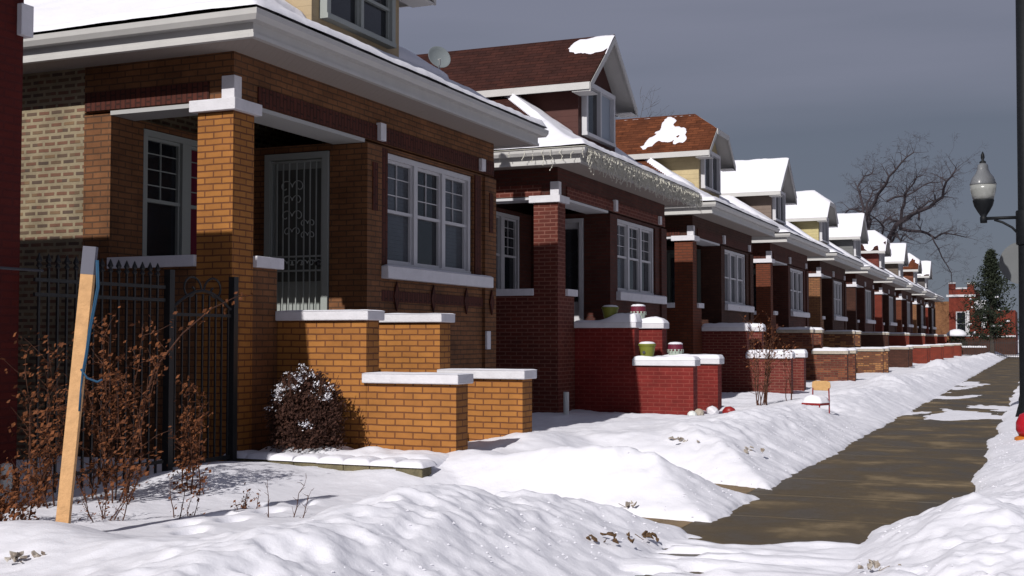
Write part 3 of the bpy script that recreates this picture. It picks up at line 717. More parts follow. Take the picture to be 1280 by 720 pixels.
cfgs = [
 dict(label='golden brick bungalow with white copings and snow on its eaves, behind the iron gate', wall='brick_gold_shaded', pillar='brick_gold', pier='brick_gold', shingle='shingle_dark', siding='siding_cream', capsnow=.014, sr=.5,
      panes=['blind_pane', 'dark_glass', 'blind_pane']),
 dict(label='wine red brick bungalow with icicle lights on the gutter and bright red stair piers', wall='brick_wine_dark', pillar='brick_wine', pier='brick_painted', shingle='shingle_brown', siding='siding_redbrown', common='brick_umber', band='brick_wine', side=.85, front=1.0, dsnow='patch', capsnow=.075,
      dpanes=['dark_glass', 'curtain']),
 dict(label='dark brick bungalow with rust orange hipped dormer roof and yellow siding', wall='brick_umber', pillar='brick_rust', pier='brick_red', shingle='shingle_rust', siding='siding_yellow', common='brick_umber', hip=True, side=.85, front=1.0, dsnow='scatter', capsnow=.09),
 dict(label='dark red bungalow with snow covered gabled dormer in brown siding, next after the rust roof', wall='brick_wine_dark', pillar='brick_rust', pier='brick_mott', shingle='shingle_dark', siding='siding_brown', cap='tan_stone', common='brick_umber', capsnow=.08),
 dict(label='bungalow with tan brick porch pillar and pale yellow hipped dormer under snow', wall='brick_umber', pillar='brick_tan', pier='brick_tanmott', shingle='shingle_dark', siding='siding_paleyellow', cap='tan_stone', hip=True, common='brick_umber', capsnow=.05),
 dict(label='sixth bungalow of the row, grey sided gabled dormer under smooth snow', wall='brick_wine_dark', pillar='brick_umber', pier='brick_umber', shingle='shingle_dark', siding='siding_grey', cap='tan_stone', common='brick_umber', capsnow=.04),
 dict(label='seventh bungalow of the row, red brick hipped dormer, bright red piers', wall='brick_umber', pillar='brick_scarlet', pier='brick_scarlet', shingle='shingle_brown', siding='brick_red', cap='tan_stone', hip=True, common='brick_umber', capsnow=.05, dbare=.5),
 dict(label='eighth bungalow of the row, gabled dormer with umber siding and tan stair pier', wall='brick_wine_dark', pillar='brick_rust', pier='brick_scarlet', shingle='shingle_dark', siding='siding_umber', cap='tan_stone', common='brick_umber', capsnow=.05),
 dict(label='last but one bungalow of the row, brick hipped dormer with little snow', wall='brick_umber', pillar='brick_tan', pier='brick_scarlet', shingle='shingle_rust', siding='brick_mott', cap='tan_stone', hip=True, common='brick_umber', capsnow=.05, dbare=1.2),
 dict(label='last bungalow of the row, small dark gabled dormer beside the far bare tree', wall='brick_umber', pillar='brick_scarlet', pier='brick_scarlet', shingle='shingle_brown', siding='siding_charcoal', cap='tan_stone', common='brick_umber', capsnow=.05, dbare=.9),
]
for i, c in enumerate(cfgs): house(i, c)

# the red building at the left edge of the view
t = empty('brick_house', (XF, .9, 0)); tag(t, 'plain dark red painted brick house cut by the left edge of the view', 'house')
m_ = MB(); m_.box(-14, 0, 0, 6.73, .42, 4.60); m_.build('wall', 'brick_paintred', t)
MB().box(-14, .02, -.02, 6.75, -.1, .42).build('plinth', 'brick_wine_dark', t)
MB().box(-.08, .05, 6.66, 6.79, 3.98, 4.24).build('stone_block', 'white_stone', t, bevel=.004)
k = MB(); k.box(-14, .03, -.03, .2, 4.6, 4.66); k.box(-14, .03, 6.5, 6.74, 4.6, 4.66); k.box(-.2, .03, .2, 6.5, 4.6, 4.66); k.box(-13.9, -.2, .2, 6.5, 4.3, 4.4); k.build('unseen_flat_top', 'tan_stone', t)  # unseen flat top without eaves, shaped for the shadow it throws
window(t, face('x', .0), 2.0, 4.5, 2.4, 3.9, 3, rec=.055, lod=1)

# ------------------------------------------------------------------ fence with gate
fx0 = -7.50
fr = empty('iron_fence', (fx0, 7.66, 0)); tag(fr, 'black iron picket fence with spear tips between the two nearest houses', 'fence')
pk = MB(); LY = 1.62
for z in (.35, 1.85, 1.97): MB().box(-.012, .012, 0, LY, z, z+.03).build('rail', 'iron', fr)
for k in range(15):
    y = .05+k*.105
    p = MB(); p.box(-.009, .009, y-.009, y+.009, .12, 2.08)
    p.lathe([(.010, 2.08), (.026, 2.10), (.012, 2.125), (.028, 2.145), (.003, 2.205)], (0, y, 0), 6)
    p.build('picket', 'iron', fr)
gt = empty('iron_gate', (fx0, 9.35, 0)); tag(gt, 'black iron gate with a scrolled arched top beside the golden brick pillar', 'gate')
for y in (0, 1.0): MB().box(-.035, .035, y-.035, y+.035, 0, 2.13 if y else 2.15).build('post', 'iron', gt)
g_ = MB(); g_.box(-.012, .012, .05, .95, .3, .34); g_.box(-.012, .012, .05, .95, 1.72, 1.75)
for k in range(9):
    y = .09+k*.103; top = 1.78+.16*math.sin(math.pi*(y-.05)/.9); g_.box(-.008, .008, y-.008, y+.008, .3, top)
g_.tube([(0, .05+.9*t/16, 1.80+.17*math.sin(math.pi*t/16)) for t in range(17)], .016, 6)
g_.build('gate_leaf', 'iron', gt)
sc_ = MB()
for s in (0, 1):
    pts = []
    for k in range(20):
        a = k*.38; r = .16-.0068*k; pts.append((0, .32+s*.36+(1-2*s)*r*math.cos(a), 1.98+r*math.sin(a)*.9))
    sc_.tube(pts, .011, 5)
sc_.build('scroll', 'iron', gt)
cb = MB(); cb.tube([(-7.56, 6.2, 2.085), (-7.50, 7.0, 2.06), (-7.50, 7.75, 2.06)], .012, 5); tag(cb.build('cable', 'cable'), 'thin grey cable running from the red wall to the iron fence', 'cable')
mp_ = MB(); mp_.lathe([(.045, 0), (.045, .42), (.03, .43)], (0, 0, 0), 10); o = mp_.build('vent_pipe', 'pipe_white', smooth=False); o.location = (-7.45, 7.35, .1); tag(o, 'short white pipe standing against the foot of the red wall', 'pipe')
# wooden stake and blue rope
def zat(x, y): return hz(x, y)
st_ = MB(); st_.box(-.045, .045, -.02, .02, -.3, 1.82); st_.box(-.046, .046, -.021, .021, 1.64, 1.83, 1)
o = st_.build('wooden_stake', ['wood_stake', 'wood_end'], bevel=.003); o.location = (-6.0, 6.42, .30); o.rotation_euler = (R(-1.0), R(4.6), R(20)); tag(o, 'pale wooden stake leaning in the snow with a rope tied to its top', 'stake')
rp = MB()
pts = [(-5.82, 6.50, 2.03), (-5.81, 6.50, 1.85), (-5.835, 6.49, 1.7), (-5.86, 6.48, 1.55), (-5.875, 6.47, 1.4), (-5.89, 6.46, 1.28), (-5.90, 6.455, 1.15), (-5.905, 6.45, 1.02)]
rp.tube(pts, .008, 6); rp.tube([(p[0]+.012, p[1], p[2]) for p in pts[:6]], .006, 5)
rp.tube([(-5.90, 6.455, 1.30), (-5.86, 6.47, 1.24), (-5.80, 6.5, 1.215), (-5.76, 6.5, 1.23)], .008, 5)
tag(rp.build('rope', 'blue_rope', smooth=True), 'blue rope hanging down the side of the wooden stake', 'rope')

# ------------------------------------------------------------------ block edging in front of the golden bungalow
ed = empty('block_edging', (-6.4, 10.45, 0)); tag(ed, 'low row of tan concrete edging blocks topped with pillows of snow', 'edging')
x = -1.28
for k in range(8):
    wv = .295; yo = -.02*k+random.uniform(-.015, .015)
    MB().box(x, x+wv-.008, yo, yo+.2, .02, .30).build('edging_block', 'edging', ed, bevel=.012)
    snow_lump('snow_pillow', x-.01, x+wv+.005, yo-.02, yo+.30, .295, .065, ed, seed=k, rough=.2, edge=.12, step=.02)
    x += wv
bed = snow_lump('snow_bed', -7.6, -5.35, 10.6, 11.34, .22, .16, None, seed=44, rough=.25, edge=.25); tag(bed, kind='structure')

# ------------------------------------------------------------------ foliage helpers
def leaf_cloud(mb, pts, size, n, m=0, rnd=random, flat=.0):
    for p in pts:
        for _ in range(n):
            s = size*rnd.uniform(.4, 1.75)
            c = Vector(p)+Vector((rnd.gauss(0, 1), rnd.gauss(0, 1), rnd.gauss(0, 1)))*size*1.1
            a = Vector((rnd.gauss(0, 1), rnd.gauss(0, 1), rnd.gauss(0, 1))).normalized(); b = a.orthogonal().normalized(); t_ = a.cross(b)
            mb.add([c-b*s*.5, c+t_*s*.32, c+b*s*.6, c-t_*s*.3], [(0, 1, 2, 3)], m)
def twig_plant(name, loc, label, cat, stems, hgt, spread, leaves=0, leaf=.03, rs=1, lean=(0, 0), group=None, rad=.008, subs=5, mat_s='stem_brown', mat_l='dry_leaf', lo=.2):
    rn = random.Random(rs); o = empty(name, loc); tag(o, label, cat, group)
    sm = MB(); lf = MB(); tips = []
    for s in range(stems):
        a = rn.uniform(0, 6.28); h = hgt*rn.uniform(.55, 1.05); sp_ = spread*rn.uniform(.2, 1)
        p = Vector((rn.gauss(0, .06), rn.gauss(0, .06), -.1)); d = Vector((math.cos(a)*sp_+lean[0], math.sin(a)*sp_+lean[1], h))
        pts = [p]; n = 7
        for k in range(n):
            p = p+d/n+Vector((rn.gauss(0, 1), rn.gauss(0, 1), 0))*h*.018; pts.append(p)
        sm.tube(pts, [rad*(1-.8*k/n) for k in range(n+1)], 5)
        for k in range(2, n+1):
            if (k/n) > lo and leaves: leaf_cloud(lf, [pts[k]], leaf, leaves, rnd=rn)
            for _ in range(subs//3+1):
                b = rn.uniform(0, 6.28); q = pts[k]; e_ = Vector((math.cos(b), math.sin(b), rn.uniform(.3, 1.4))).normalized()*h*rn.uniform(.08, .2)
                sp2 = [q, q+e_*.5+Vector((0, 0, rn.gauss(0, .01))), q+e_]
                sm.tube(sp2, [rad*.4, rad*.3, rad*.15], 4)
                if leaves and (k/n) > lo: leaf_cloud(lf, sp2[1:], leaf, max(1, leaves//2), rnd=rn)
    sm.build('stem', mat_s, o)
    if leaves: lf.build('leaves', mat_l, o)
    return o
# withered shrubs at the fence
twig_plant('withered_shrub', (-6.75, 7.75, .1), 'tall withered shrub with rusty leaves in front of the iron fence, right of the stake', 'shrub', 12, 1.55, .42, leaves=8, leaf=.030, rs=3, lo=.12)
twig_plant('withered_shrub', (-6.95, 7.25, .12), 'narrow withered shrub with rusty leaves close behind the stake', 'shrub', 8, 1.5, .22, leaves=7, leaf=.030, rs=5, lo=.12)
twig_plant('withered_shrub', (-6.6, 6.55, .15), 'low clump of rusty dead leaves between red wall and stake', 'shrub', 6, .52, .16, leaves=9, leaf=.030, rs=8, lo=.05)
twig_plant('withered_shrub', (-6.55, 8.45, .12), 'withered shrub nearest the gate with long stem leaning to the pillar', 'shrub', 5, 1.0, .14, leaves=8, leaf=.030, rs=9, lo=.0)
o = empty('withered_vine', (-6.9, 8.1, .2)); tag(o, 'long thin vine with a few rusty leaves arching up towards the gate', 'vine')
pts = [Vector((0, 0, 0)), Vector((.0, .1, .6)), Vector((-.02, .35, 1.05)), Vector((-.05, .75, 1.35)), Vector((-.08, 1.2, 1.58)), Vector((-.1, 1.6, 1.70)), Vector((-.1, 1.85, 1.72))]
MB().tube(pts, [.01, .009, .008, .007, .006, .005, .003], 5).build('stem', 'stem_brown', o)
lf = MB(); leaf_cloud(lf, [pts[i].lerp(pts[i+1], f) for i in range(1, 6) for f in (.2, .5, .8)], .034, 3, rnd=random.Random(4)); lf.build('leaves', 'dry_leaf', o)
# twigs poking out of the snow
for k, (x, y, lb, h, sp_, n) in enumerate([(-5.95, 7.55, 'dark bare twigs poking from the snow just right of the withered shrubs', .42, .16, 4), (-5.72, 8.05, 'small leafy dead tuft in the snow below the gate', .25, .1, 6),
                                  (-5.15, 7.9, 'two long thin twigs leaning apart out of the snow before the edging blocks', .5, .34, 3), (-6.3, 7.2, 'low tangle of thin twigs at the foot of the tall withered shrub', .45, .3, 8)]):
    twig_plant('twig', (x, y, hz(x, y)), lb, 'twigs', n, h, sp_, leaves=1 if k != 2 else 0, leaf=.02, rs=20+k, rad=.006, subs=2)
# dark round bush with snow against the stair pier
bu = empty('round_bush', (-6.95, 10.85, .3)); tag(bu, 'dark round bush dusted with snow clumps beside the golden stair pier', 'bush')
rn = random.Random(12); lf = MB(); stm = MB(); sp_ = []
for _ in range(2100):
    a = rn.uniform(0, 6.28); u = rn.uniform(-.55, 1); r = (rn.random()**.35)
    rr = .42*math.sqrt(max(0, 1-max(u, 0)**2.2))*(1 if u > 0 else .95); p = Vector((math.cos(a)*rr*r, math.sin(a)*rr*r*.75, .35+u*.52*(.5+.5*r)))
    leaf_cloud(lf, [p], .026, 6, rnd=rn)
for _ in range(70):
    a = rn.uniform(0, 6.28); d = Vector((math.cos(a)*.36, math.sin(a)*.28, rn.uniform(.3, .85))); stm.tube([(0, 0, -.1), d*.5, d], [.01, .006, .003], 4)
stm.build('stem', 'stem_brown', bu); lf.build('leaves', 'bush_leaf', bu)
ctr = [Vector((rn.uniform(-.28, .36), -abs(rn.gauss(0, .14))-.02, 0)) for _ in range(30)]
for c in ctr:
    sn_ = MB(); rr = min(1, math.hypot(c.x/.42, c.y/.33)); z = .37+.54*math.sqrt(max(0, 1-rr**2))*rn.uniform(.6, 1.05)
    leaf_cloud(sn_, [(c.x+rn.gauss(0, .022), c.y+rn.gauss(0, .016)-.03, z+rn.gauss(0, .010)) for _ in range(rn.randint(3, 10))], .016, 5, rnd=rn)
    sn_.build('snow_clump', 'snow', bu)
# shrub in front of the third bungalow
twig_plant('garden_shrub', (-4.9, 23.6, .25), 'tall thin reddish bare shrub before the stair piers of the third bungalow', 'shrub', 11, 1.75, .38, leaves=2, leaf=.035, rs=31, rad=.012, subs=7, lo=.5)
twig_plant('garden_shrub', (-4.55, 24.6, .3), 'small bare sapling with clinging leaves right of the tall reddish shrub', 'shrub', 3, 1.2, .12, leaves=3, leaf=.04, rs=33, rad=.01, subs=4, lo=.7)

# ------------------------------------------------------------------ pots on the piers of the second bungalow
def pot(x, y, z, r0, r1, h, kind, lb):
    o = empty('flower_pot', (x, y, z)); tag(o, lb, 'pot', 'flower pots on the red stair piers')
    if kind == 'green':
        MB().lathe([(r0, 0), (r1, h*.88), (r1*1.08, h*.88), (r1*1.08, h)], (0, 0, 0), 20).build('bowl', 'green_pot', o, smooth=False)
    else:
        MB().lathe([(r0, 0), (r1*.98, h*.45), (r1, h*.5)], (0, 0, 0), 20).build('bowl', 'silver_pot', o)
        MB().lathe([(r1*1.02, h*.5), (r1*1.06, h*.55), (r1, h*.95), (r1*.95, h)], (0, 0, 0), 20).build('foil_rim', 'maroon', o)
        f = MB()
        for k in range(14):
            a = k*.449; f.prism([(r1*1.075*math.cos(a-.15), r1*1.075*math.sin(a-.15), h*.62), (r1*1.075*math.cos(a+.15), r1*1.075*math.sin(a+.15), h*.62), (r1*1.08*math.cos(a), r1*1.08*math.sin(a), h*.36)], (.004*math.cos(a), .004*math.sin(a), 0))
        f.build('foil_point', 'silver_pot', o)
    s = MB(); s.lathe([(r1*.98, h*.97), (r1*.98, h*1.04), (r1*.72, h*1.12), (r1*.2, h*1.15)], (0, 0, 0), 16); s.build('snow_cap', 'snow', o, smooth=True)
    return o
y2 = HY[1]
pot(XF+.62, y2+.97, 1.82, .10, .145, .25, 'green', 'yellow green pot with snow on the upper left red stair pier')
pot(XF+.60, y2+2.70, 1.86, .11, .14, .27, 'silver', 'silver pot with maroon rim on the upper right red stair pier')
pot(XF+1.30, y2+.97, 1.15, .10, .145, .27, 'green', 'bright green pot with a dark emblem on the lower left red stair pier')
k = MB(); k.lathe([(.0, 0), (.028, .0), (.028, .004)], (0, 0, 0), 10); k2 = k.build('emblem', 'iron', bpy.data.objects['flower_pot.002']); k2.location = (-.02, -.133, .12); k2.rotation_euler = (R(80), 0, 0)
pot(XF+1.32, y2+2.72, 1.15, .11, .14, .26, 'silver', 'silver pot with maroon rim on the lower right red stair pier')
# icicle lights along the gutter of the second bungalow
il = MB(); rn = random.Random(77)
def strand(x, y, z, l):
    pts = [(x, y, z)]; n = max(2, int(l/.05))
    for k in range(n): pts.append((x+rn.gauss(0, .016), y+rn.gauss(0, .022), z-l*(k+1)/n))
    il.tube(pts, .0048, 3, cap=False)
    for p in pts[1:]: il.box(p[0]-.006, p[0]+.006, p[1]-.006, p[1]+.006, p[2]-.016, p[2]+.004)
gx = XF+EV+.14; yy = y2+YL
while yy < y2+YR+.1:
    strand(gx+rn.uniform(-.01, .01), yy, 4.70-.02*rn.random(), rn.choice([.16, .22, .34, .28, .20])*rn.uniform(.7, 1.2)); yy += rn.uniform(.008, .018)
il.tube([(gx, y2+YL-.13+.25*k, 4.71+.01*(k % 2)) for k in range(31)], .006, 4)
xx = XF+EV+.1
while xx > XF-4:
    strand(xx, y2+YL-.15, 4.69, rn.choice([.10, .2, .34, .16])*rn.uniform(.7, 1.1)); xx -= rn.uniform(.06, .28)
il.tube([(XF+EV+.14-.3*k, y2+YL-.15, 4.71) for k in range(15)], .006, 4)
tag(il.build('icicle_lights', 'wire_light'), 'dense curtain of cream icicle string lights hanging from the second bungalow gutter', 'string lights')
# dish
ds = empty('satellite_dish', (-8.6, 17.15, 5.62)); tag(ds, 'small grey satellite dish on the far roof slope of the golden bungalow', 'satellite dish')
d_ = MB(); d_.lathe([(.02, 0), (.12, .012), (.2, .035), (.25, .06), (.255, .06), (.2, .025), (.02, -.01)], (0, 0, 0), 24); o = d_.build('dish', 'dish_grey', ds, smooth=True); o.location = (0, 0, .28); o.scale = (.75, .75, .75); o.rotation_euler = (R(72), 0, R(50))
MB().tube([(0, .05, -.8), (0, .03, .1), (0, 0, .27)], .018, 6).build('mast', 'grey_trim', ds)
MB().tube([(.0, -.02, .1), (.14, -.22, .12), (.17, -.28, .2)], .01, 5).build('feed_arm', 'grey_trim', ds)
# downspout stub, chair, debris
o = MB().tube([(0, 0, 0), (0, 0, .45), (.0, .0, .5)], .05, 8).build('drain_pipe', 'pipe_white'); o.location = (-7.45, 19.75, .1); tag(o, 'short white drain pipe at the foot of the wine red bungalow', 'pipe')
ch = empty('kitchen_chair', (-3.37, 20.4, .10), R(-20)); tag(ch, 'tan backed chair with red seat half buried in the snow bank', 'chair')
MB().box(-.17, .17, -.16, .17, .33, .37).build('seat', 'chair_red', ch, bevel=.012)
bk = MB(); bk.prism([(-.13, .18, .56), (.13, .18, .56), (.17, .18, .62), (.16, .18, .70), (.10, .18, .72), (-.10, .18, .72), (-.16, .18, .70), (-.17, .18, .62)], (0, .02, 0)); bk.build('backrest', 'chair_wood', ch, bevel=.006)
for s in (-1, 1):
    MB().tube([(s*.15, .175, 0), (s*.15, .175, .36), (s*.145, .175, .6)], .011, 6).build('back_post', 'chair_red', ch)
    MB().tube([(s*.15, -.14, 0), (s*.15, -.14, .34)], .011, 6).build('leg', 'chair_red', ch)
snow_lump('snow_heap', -.17, .17, -.15, .17, .37, .11, ch, seed=5, edge=.13)
def litter(x, y, lb, sz, rs, m='debris'):
    rn = random.Random(rs); b = MB(); z = hz(x, y)
    for _ in range(9):
        c = (x+rn.gauss(0, sz), y+rn.gauss(0, sz*.7), z+rn.uniform(0, .03)); r = sz*rn.uniform(.2, .5)
        b.prism([(c[0]+r*math.cos(a)*rn.uniform(.6, 1), c[1]+r*math.sin(a)*rn.uniform(.5, 1), c[2]+rn.uniform(-.01, .03)) for a in (0, 1.2, 2.5, 3.6, 5)], (0, 0, .012))
    for _ in range(2): 
        a = rn.uniform(0, 6.28); b.tube([(x, y, z), (x+math.cos(a)*sz*1.3, y+math.sin(a)*sz*1.3, z+rn.uniform(.01, .04))], .003, 4)
    return tag(b.build('dead_leaves', m), lb, 'debris')
litter(-5.3, 5.35, 'patch of dirty dead leaves in the snow below the stake', .07, 1)
litter(-3.75, 13.6, 'curled dead leaves on the snow bank, left of two patches', .09, 2)
litter(-3.05, 13.9, 'curled dead leaves on the snow bank, right of two patches', .08, 3)
litter(-3.3, 10.2, 'tiny dark scraps showing through the snow by the garden path', .05, 4)
litter(-2.75, 8.0, 'brown grass tuft at the pavement edge, nearest of the tufts', .07, 5, 'soil')
litter(-2.62, 8.5, 'brown grass tuft at the pavement edge where the trodden snow starts', .06, 6, 'soil')
litter(-.9, 7.6, 'dark wet leaf scraps in the right hand snow heap', .05, 7)
for k, (x, y, r, mm, lb) in enumerate([(-5.25, 19.75, .08, 'pipe_white', 'small white stone beside the lower red stair pier'), (-5.25, 20.2, .09, 'tan_stone', 'tan stone beside the lower red stair pier'), (-5.2, 20.9, .12, 'white_stone', 'rounded pale stone in the snow beside the red and white ball'), (-5.0, 21.3, .13, 'chair_red', 'red and white ball lying in the snow below the reddish shrub')]):
    b = MB(); b.lathe([(r*.5, -r*.6), (r*.95, -r*.2), (r, .1*r), (r*.75, r*.6), (r*.3, r*.85)], (0, 0, 0), 9)
    o = b.build('garden_ball' if k == 3 else 'garden_stone', mm, smooth=(k == 3)); o.location = (x, y, hz(x, y)+r*.45); o.rotation_euler = (.4*k, .3, k)
    tag(o, lb, 'ball' if k == 3 else 'stone')
rb = empty('plastic_bucket', (-.12, 18.0, hz(-.12, 18)-.05)); tag(rb, 'red rounded plastic bucket on an orange base cut by the right edge', 'bucket')
MB().lathe([(.22, 0), (.22, .05), (.18, .07)], (0, 0, 0), 18).build('base', 'orange_plastic', rb)
MB().lathe([(.16, .07), (.2, .15), (.2, .25), (.15, .36), (.06, .40)], (0, 0, 0), 18).build('body', 'red_plastic', rb, smooth=True)

# ------------------------------------------------------------------ lamp pole, acorn lamp, sign
PX, PY = -.17, 24.0
t = empty('lamp_pole', (PX, PY, 0)); tag(t, 'tall black lamp pole at the right edge with an acorn lamp on a side arm', 'lamp pole')
MB().lathe([(.26, -.1), (.26, .12), (.20, .35), (.205, .42), (.185, .5), (.165, 3), (.13, 9.5)], (0, 0, 0), 18).build('pole', 'pole_paint', t, smooth=True)
LX = -.74
a_ = MB(); a_.tube([(-.1, 0, 3.70), (LX, 0, 3.70)], .03, 8); a_.tube([(-.14, 0, 3.38), (-.26, 0, 3.52), (-.42, 0, 3.62), (-.56, 0, 3.67)], .022, 7); a_.lathe([(.19, 3.2), (.2, 3.22), (.2, 3.8), (.19, 3.82)], (0, 0, 0), 16); a_.build('arm', 'pole_paint', t, smooth=True)
LMP = empty('lamp', (LX, 0, 0)); LMP.parent = t
fit = MB(); fit.lathe([(.06, 3.62), (.065, 3.72), (.05, 3.74), (.085, 3.80), (.10, 3.82), (.16, 3.93), (.185, 4.02), (.185, 4.04)], (0, 0, 0), 20); F_ = fit.build('lamp_fitter', 'pole_paint', LMP, smooth=True)
gl = MB(); gl.lathe([(.175, 4.04), (.20, 4.12), (.222, 4.22), (.228, 4.31)], (0, 0, 0), 24); gl.build('globe', 'globe_lower', LMP, smooth=True)
gl = MB(); gl.lathe([(.228, 4.31), (.235, 4.33), (.19, 4.45), (.13, 4.53), (.10, 4.6), (.09, 4.68), (.05, 4.72)], (0, 0, 0), 24); gl.build('globe_top', 'globe_upper', LMP, smooth=True)
fn = MB(); fn.lathe([(.055, 4.72), (.06, 4.74), (.02, 4.77), (.035, 4.82), (.03, 4.87), (.006, 4.93)], (0, 0, 0), 12); fn.build('finial', 'pole_paint', LMP, smooth=True)
sg = empty('street_sign', (-.30, 26.2, 0)); tag(sg, 'grey back of a round street sign half hidden by the lamp pole', 'sign')
oc = [(.40*math.cos(R(22.5+45*k)), 0, 3.0+.40*math.sin(R(22.5+45*k))) for k in range(8)]
oc = [(.42*math.cos(R(15*k)), 0, 3.0+.42*math.sin(R(15*k))) for k in range(24)]
MB().prism(oc, (0, .006, 0)).build('sign_plate', 'sign_back', sg)
MB().prism([(x*.97, .008, 3.0+(z-3.0)*.97) for x, y, z in oc], (0, .002, 0)).build('sign_face', 'sign_red', sg)
MB().tube([(0, -.03, 0), (0, -.03, 3.35)], .028, 8).build('post', 'sign_back', sg)

# ------------------------------------------------------------------ trees
def branch(mb, p, d, l, r, lvl, rn, droop=0.0, minr=.012, bend=.35):
    n = 4; pts = [p]; rad = [r]
    for k in range(n):
        d = (d+Vector((rn.gauss(0, bend), rn.gauss(0, bend), rn.gauss(0, bend)+droop))*.45).normalized()
        p = p+d*l/n; pts.append(p); rad.append(max(minr*.5, r*(1-.55*(k+1)/n)))
    mb.tube(pts, rad, 5 if lvl > 1 else 3, cap=False)
    if lvl > 0:
        for k in range(2 if lvl > 2 else 3):
            q = pts[rn.choice([2, 3, 4])] if k else pts[-1]
            nd = (d+Vector((rn.gauss(0, .75), rn.gauss(0, .75), rn.gauss(0, .6)+droop))).normalized()
            branch(mb, q, nd, l*rn.uniform(.55, .82), rad[-1]*.85, lvl-1, rn, droop, minr, bend)
rn = random.Random(5)
BT = empty('bare_tree', (-10.7, 110, 0)); tag(BT, 'large spreading bare tree rising behind the far end of the house row', 'tree')
def P(px, py, dy=0): return Vector(((px-1130)*.0675+ .0, dy, 1.8+(420-py)*.0690))
limbs = [([(1112, 440), (1108, 380), (1104, 330), (1096, 308)], .50, .42, 0),
 ([(1104, 330), (1092, 305), (1084, 285), (1086, 272), (1080, 262), (1064, 254), (1047, 258)], .36, .07, 1),
 ([(1084, 288), (1088, 270), (1100, 256), (1113, 238), (1120, 228), (1136, 214), (1152, 204)], .26, .06, -1),
 ([(1082, 265), (1077, 246), (1070, 228), (1076, 212), (1086, 200)], .17, .05, 1.5),
 ([(1087, 272), (1084, 250), (1088, 232), (1096, 215)], .15, .04, 2),
 ([(1104, 330), (1114, 305), (1128, 287), (1150, 277), (1172, 272), (1188, 264), (1194, 250), (1206, 240)], .34, .07, -2),
 ([(1128, 287), (1122, 275), (1108, 268), (1096, 276)], .2, .08, 2),
 ([(1128, 287), (1131, 265), (1136, 248), (1148, 236), (1160, 228)], .2, .05, -1),
 ([(1150, 277), (1148, 262), (1160, 252), (1172, 250)], .14, .04, 1),
 ([(1128, 287), (1150, 289), (1165, 296), (1174, 288), (1200, 292)], .2, .05, 2),
 ([(1165, 296), (1172, 312), (1180, 330), (1186, 352)], .09, .04, 1),
 ([(1114, 305), (1126, 296), (1136, 308), (1146, 304), (1158, 314)], .14, .04, -3),
 ([(1112, 252), (1124, 244), (1140, 236), (1158, 222), (1172, 218)], .13, .04, 2),
 ([(1104, 300), (1112, 288), (1106, 280), (1092, 276)], .12, .04, -3)]
tb = MB(); tw = MB()
for pts, ra, rb_, dy in limbs:
    n = len(pts); pp = [P(x, y, dy*k*.9) for k, (x, y) in enumerate(pts)]
    # smooth the limb with midpoints
    fine = []
    for k in range(n-1):
        fine += [pp[k], pp[k].lerp(pp[k+1], .5)+Vector((rn.gauss(0, .10), rn.gauss(0, .2), rn.gauss(0, .10)))]
    fine.append(pp[-1]); rr = [.78*(ra+(rb_-ra)*k/(len(fine)-1)) for k in range(len(fine))]
    tb.tube(fine, rr, 7)
    if ra > .45: continue
    for k in range(2, len(fine)):
        dd = (fine[k]-fine[k-1]).normalized()
        for q in range(3):
            nd = (dd*.5+Vector((rn.gauss(0, .7), rn.gauss(0, .7), rn.gauss(.35, .5)))).normalized()
            branch(tw, fine[k], nd, rn.uniform(.7, 1.25), min(rr[k]*.5, .045), 4, rn, droop=-.02, minr=.008)
tb.build('trunk', 'far_bark', BT, smooth=True); tw.build('twigs', 'far_bark', BT)
bt2 = empty('bare_tree', (-18.9, 60, 2.9)); tag(bt2, 'bare treetop showing above the roofs behind the third bungalow', 'tree')
k1 = MB(); k2 = MB(); k1.tube([(0, 0, -3.7), (.1, 0, 3), (0, .1, 6)], [.3, .25, .18], 8)
for q in range(64):
    a = rn.uniform(0, 6.28); branch(k2, Vector((0, 0, rn.uniform(4.5, 6.2))), Vector((math.cos(a)*.8, math.sin(a)*.8, rn.uniform(.6, 1.6))).normalized(), rn.uniform(1.6, 2.3), .09, 4, rn, .03, .009)
k1.build('trunk', 'bark', bt2); k2.build('twigs', 'bark', bt2)
# snow dusted pine
PN = empty('pine_tree', (-3.5, 105, 0)); tag(PN, 'dark pine with bits of snow in front of the far red brick house', 'tree')
MB().tube([(0, 0, -.2), (0, 0, 4), (0, 0, 8.5)], [.2, .14, .03], 8).build('trunk', 'bark', PN)
cr_ = MB(); snb = MB(); rn = random.Random(3)
z = 1.7
while z < 8.5:
    rad = min(2.1, (8.6-z)*.50+.06)
    for q in range(9):
        a = rn.uniform(0, 6.28); l = rad*rn.uniform(.45, 1.25)
        for k in range(1, 9):
            f = k/8; p = Vector((math.cos(a)*l*f, math.sin(a)*l*f, z-.12*f*l+.30*f*f*l+rn.gauss(0, .03)))
            leaf_cloud(cr_, [p], .13, 9, rnd=rn)
            if rn.random() < .022 and z < 5.5 and f > .4:
                for _ in range(3): snb.lathe([(.03, -.05), (.08, 0), (.06, .07), (.02, .10)], p+Vector((rn.gauss(0, .1), rn.gauss(0, .1), .08)), 6)
    z += .33
cr_.build('crown', 'pine_leaf', PN); snb.build('snow_clump', 'snow', PN, smooth=True)
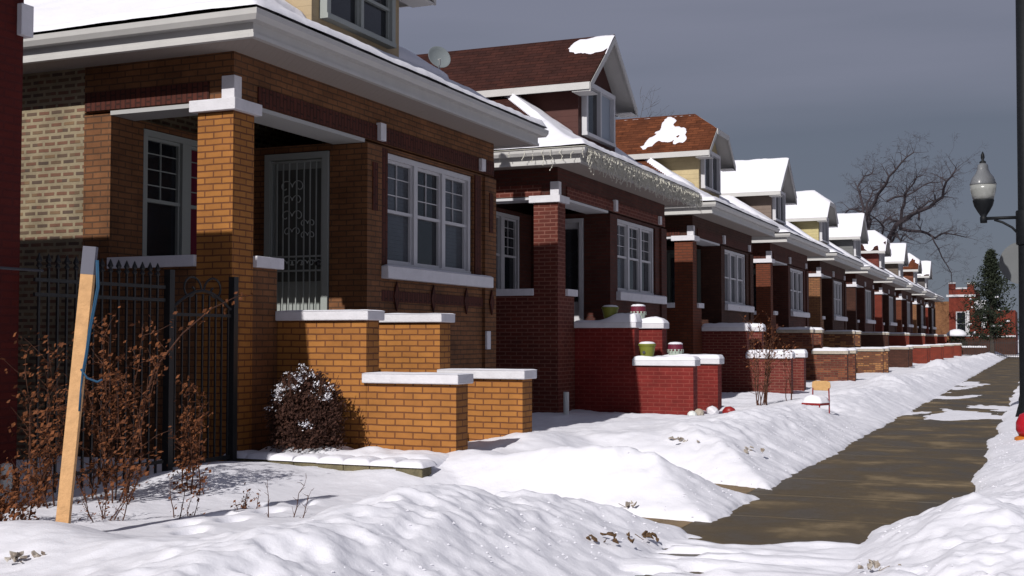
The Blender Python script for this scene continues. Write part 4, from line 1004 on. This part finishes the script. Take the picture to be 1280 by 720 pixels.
# far snow capped bush
fb = empty('round_bush', (-6.1, 104.5, 0)); tag(fb, 'dark clipped bush with a white snow cap past the last bungalow', 'bush')
lf = MB()
for _ in range(700):
    a = rn.uniform(0, 6.28); u = rn.uniform(0, 1); r = math.sqrt(1-u*u*.8)*.85*rn.uniform(.6, 1)
    leaf_cloud(lf, [(math.cos(a)*r, math.sin(a)*r, .3+u*1.6)], .09, 3, rnd=rn)
lf.build('leaves', 'pine_leaf', fb); MB().lathe([(.8, 1.75), (.78, 1.95), (.5, 2.2), (.2, 2.3)], (0, 0, 0), 14).build('snow_cap', 'snow', fb, smooth=True)
# far fence
ff = empty('iron_fence', (-5.6, 100, 0)); tag(ff, 'low black iron fence across the snow at the far end of the pavement', 'fence')
for z in (.25, 1.2): MB().box(0, 4.3, -.01, .01, z, z+.04).build('rail', 'iron', ff)
for q in range(34): MB().box(q*.125, q*.125+.03, -.015, .015, 0, 1.42).build('picket', 'iron', ff)
# far red house with stepped parapet
fh = empty('brick_house', (-9.6, 119, 0)); tag(fh, 'far red brick house with flat stepped parapet beyond the last bungalow', 'house')
w1 = MB(); w1.box(0, 2.0, .3, 12, 0, 4.95); w1.build('side_wall', 'brick_tan', fh)
w2 = MB(); w2.box(2.01, 4.2, 0, 12, 0, 6.05); w2.box(2.01, 2.6, -.02, .4, 6.05, 6.55); w2.box(3.6, 4.2, -.02, .4, 6.05, 6.5); w2.box(4.21, 7.6, .5, 12, 0, 4.1); w2.build('wall', 'brick_scarlet', fh)
w3 = MB(); w3.box(1.8, 4.3, -.12, .0, 5.35, 5.55); w3.box(4.2, 5.2, -.1, .5, 4.1, 5.0); w3.box(2.0, 2.62, -.06, .45, 6.55, 6.68); w3.box(3.58, 4.22, -.06, .45, 6.5, 6.66); w3.box(2.61, 3.59, -.06, .45, 6.06, 6.2); w3.box(2.3, 4.0, -.1, .0, 1.75, 1.88); w3.box(4.5, 7.6, .35, .5, 1.7, 1.84); w3.build('trim', 'white_paint', fh)
window(fh, face('y', 0), 2.6, 3.5, 1.9, 4.0, 1, lod=1, rec=.06)
MB().box(3.52, 3.75, -.14, -.01, 1.9, 4.1).build('window_frame', 'white_paint', fh)
MB().box(4.75, 5.2, .38, .5, 2.5, 4.0).build('shutter', 'white_paint', fh)
MB().box(2.02, 7.6, -.05, -.02+.0, 0, 1.6).build('plinth', 'brick_umber', fh)
# garden wall beyond the last bungalow
gw = empty('garden_wall', (-6.9, 103.9, 0)); tag(gw, 'low dark garden wall topped with snow past the last stair piers', 'wall')
MB().box(0, 3.0, 0, .3, 0, .85).build('wall', 'brick_umber', gw); snow_lump('snow_cap', -.03, 3.03, -.03, .33, .85, .12, gw, seed=3, step=.08)
# plain houses across the road so the street is not empty from elsewhere are not in the photograph and are left out
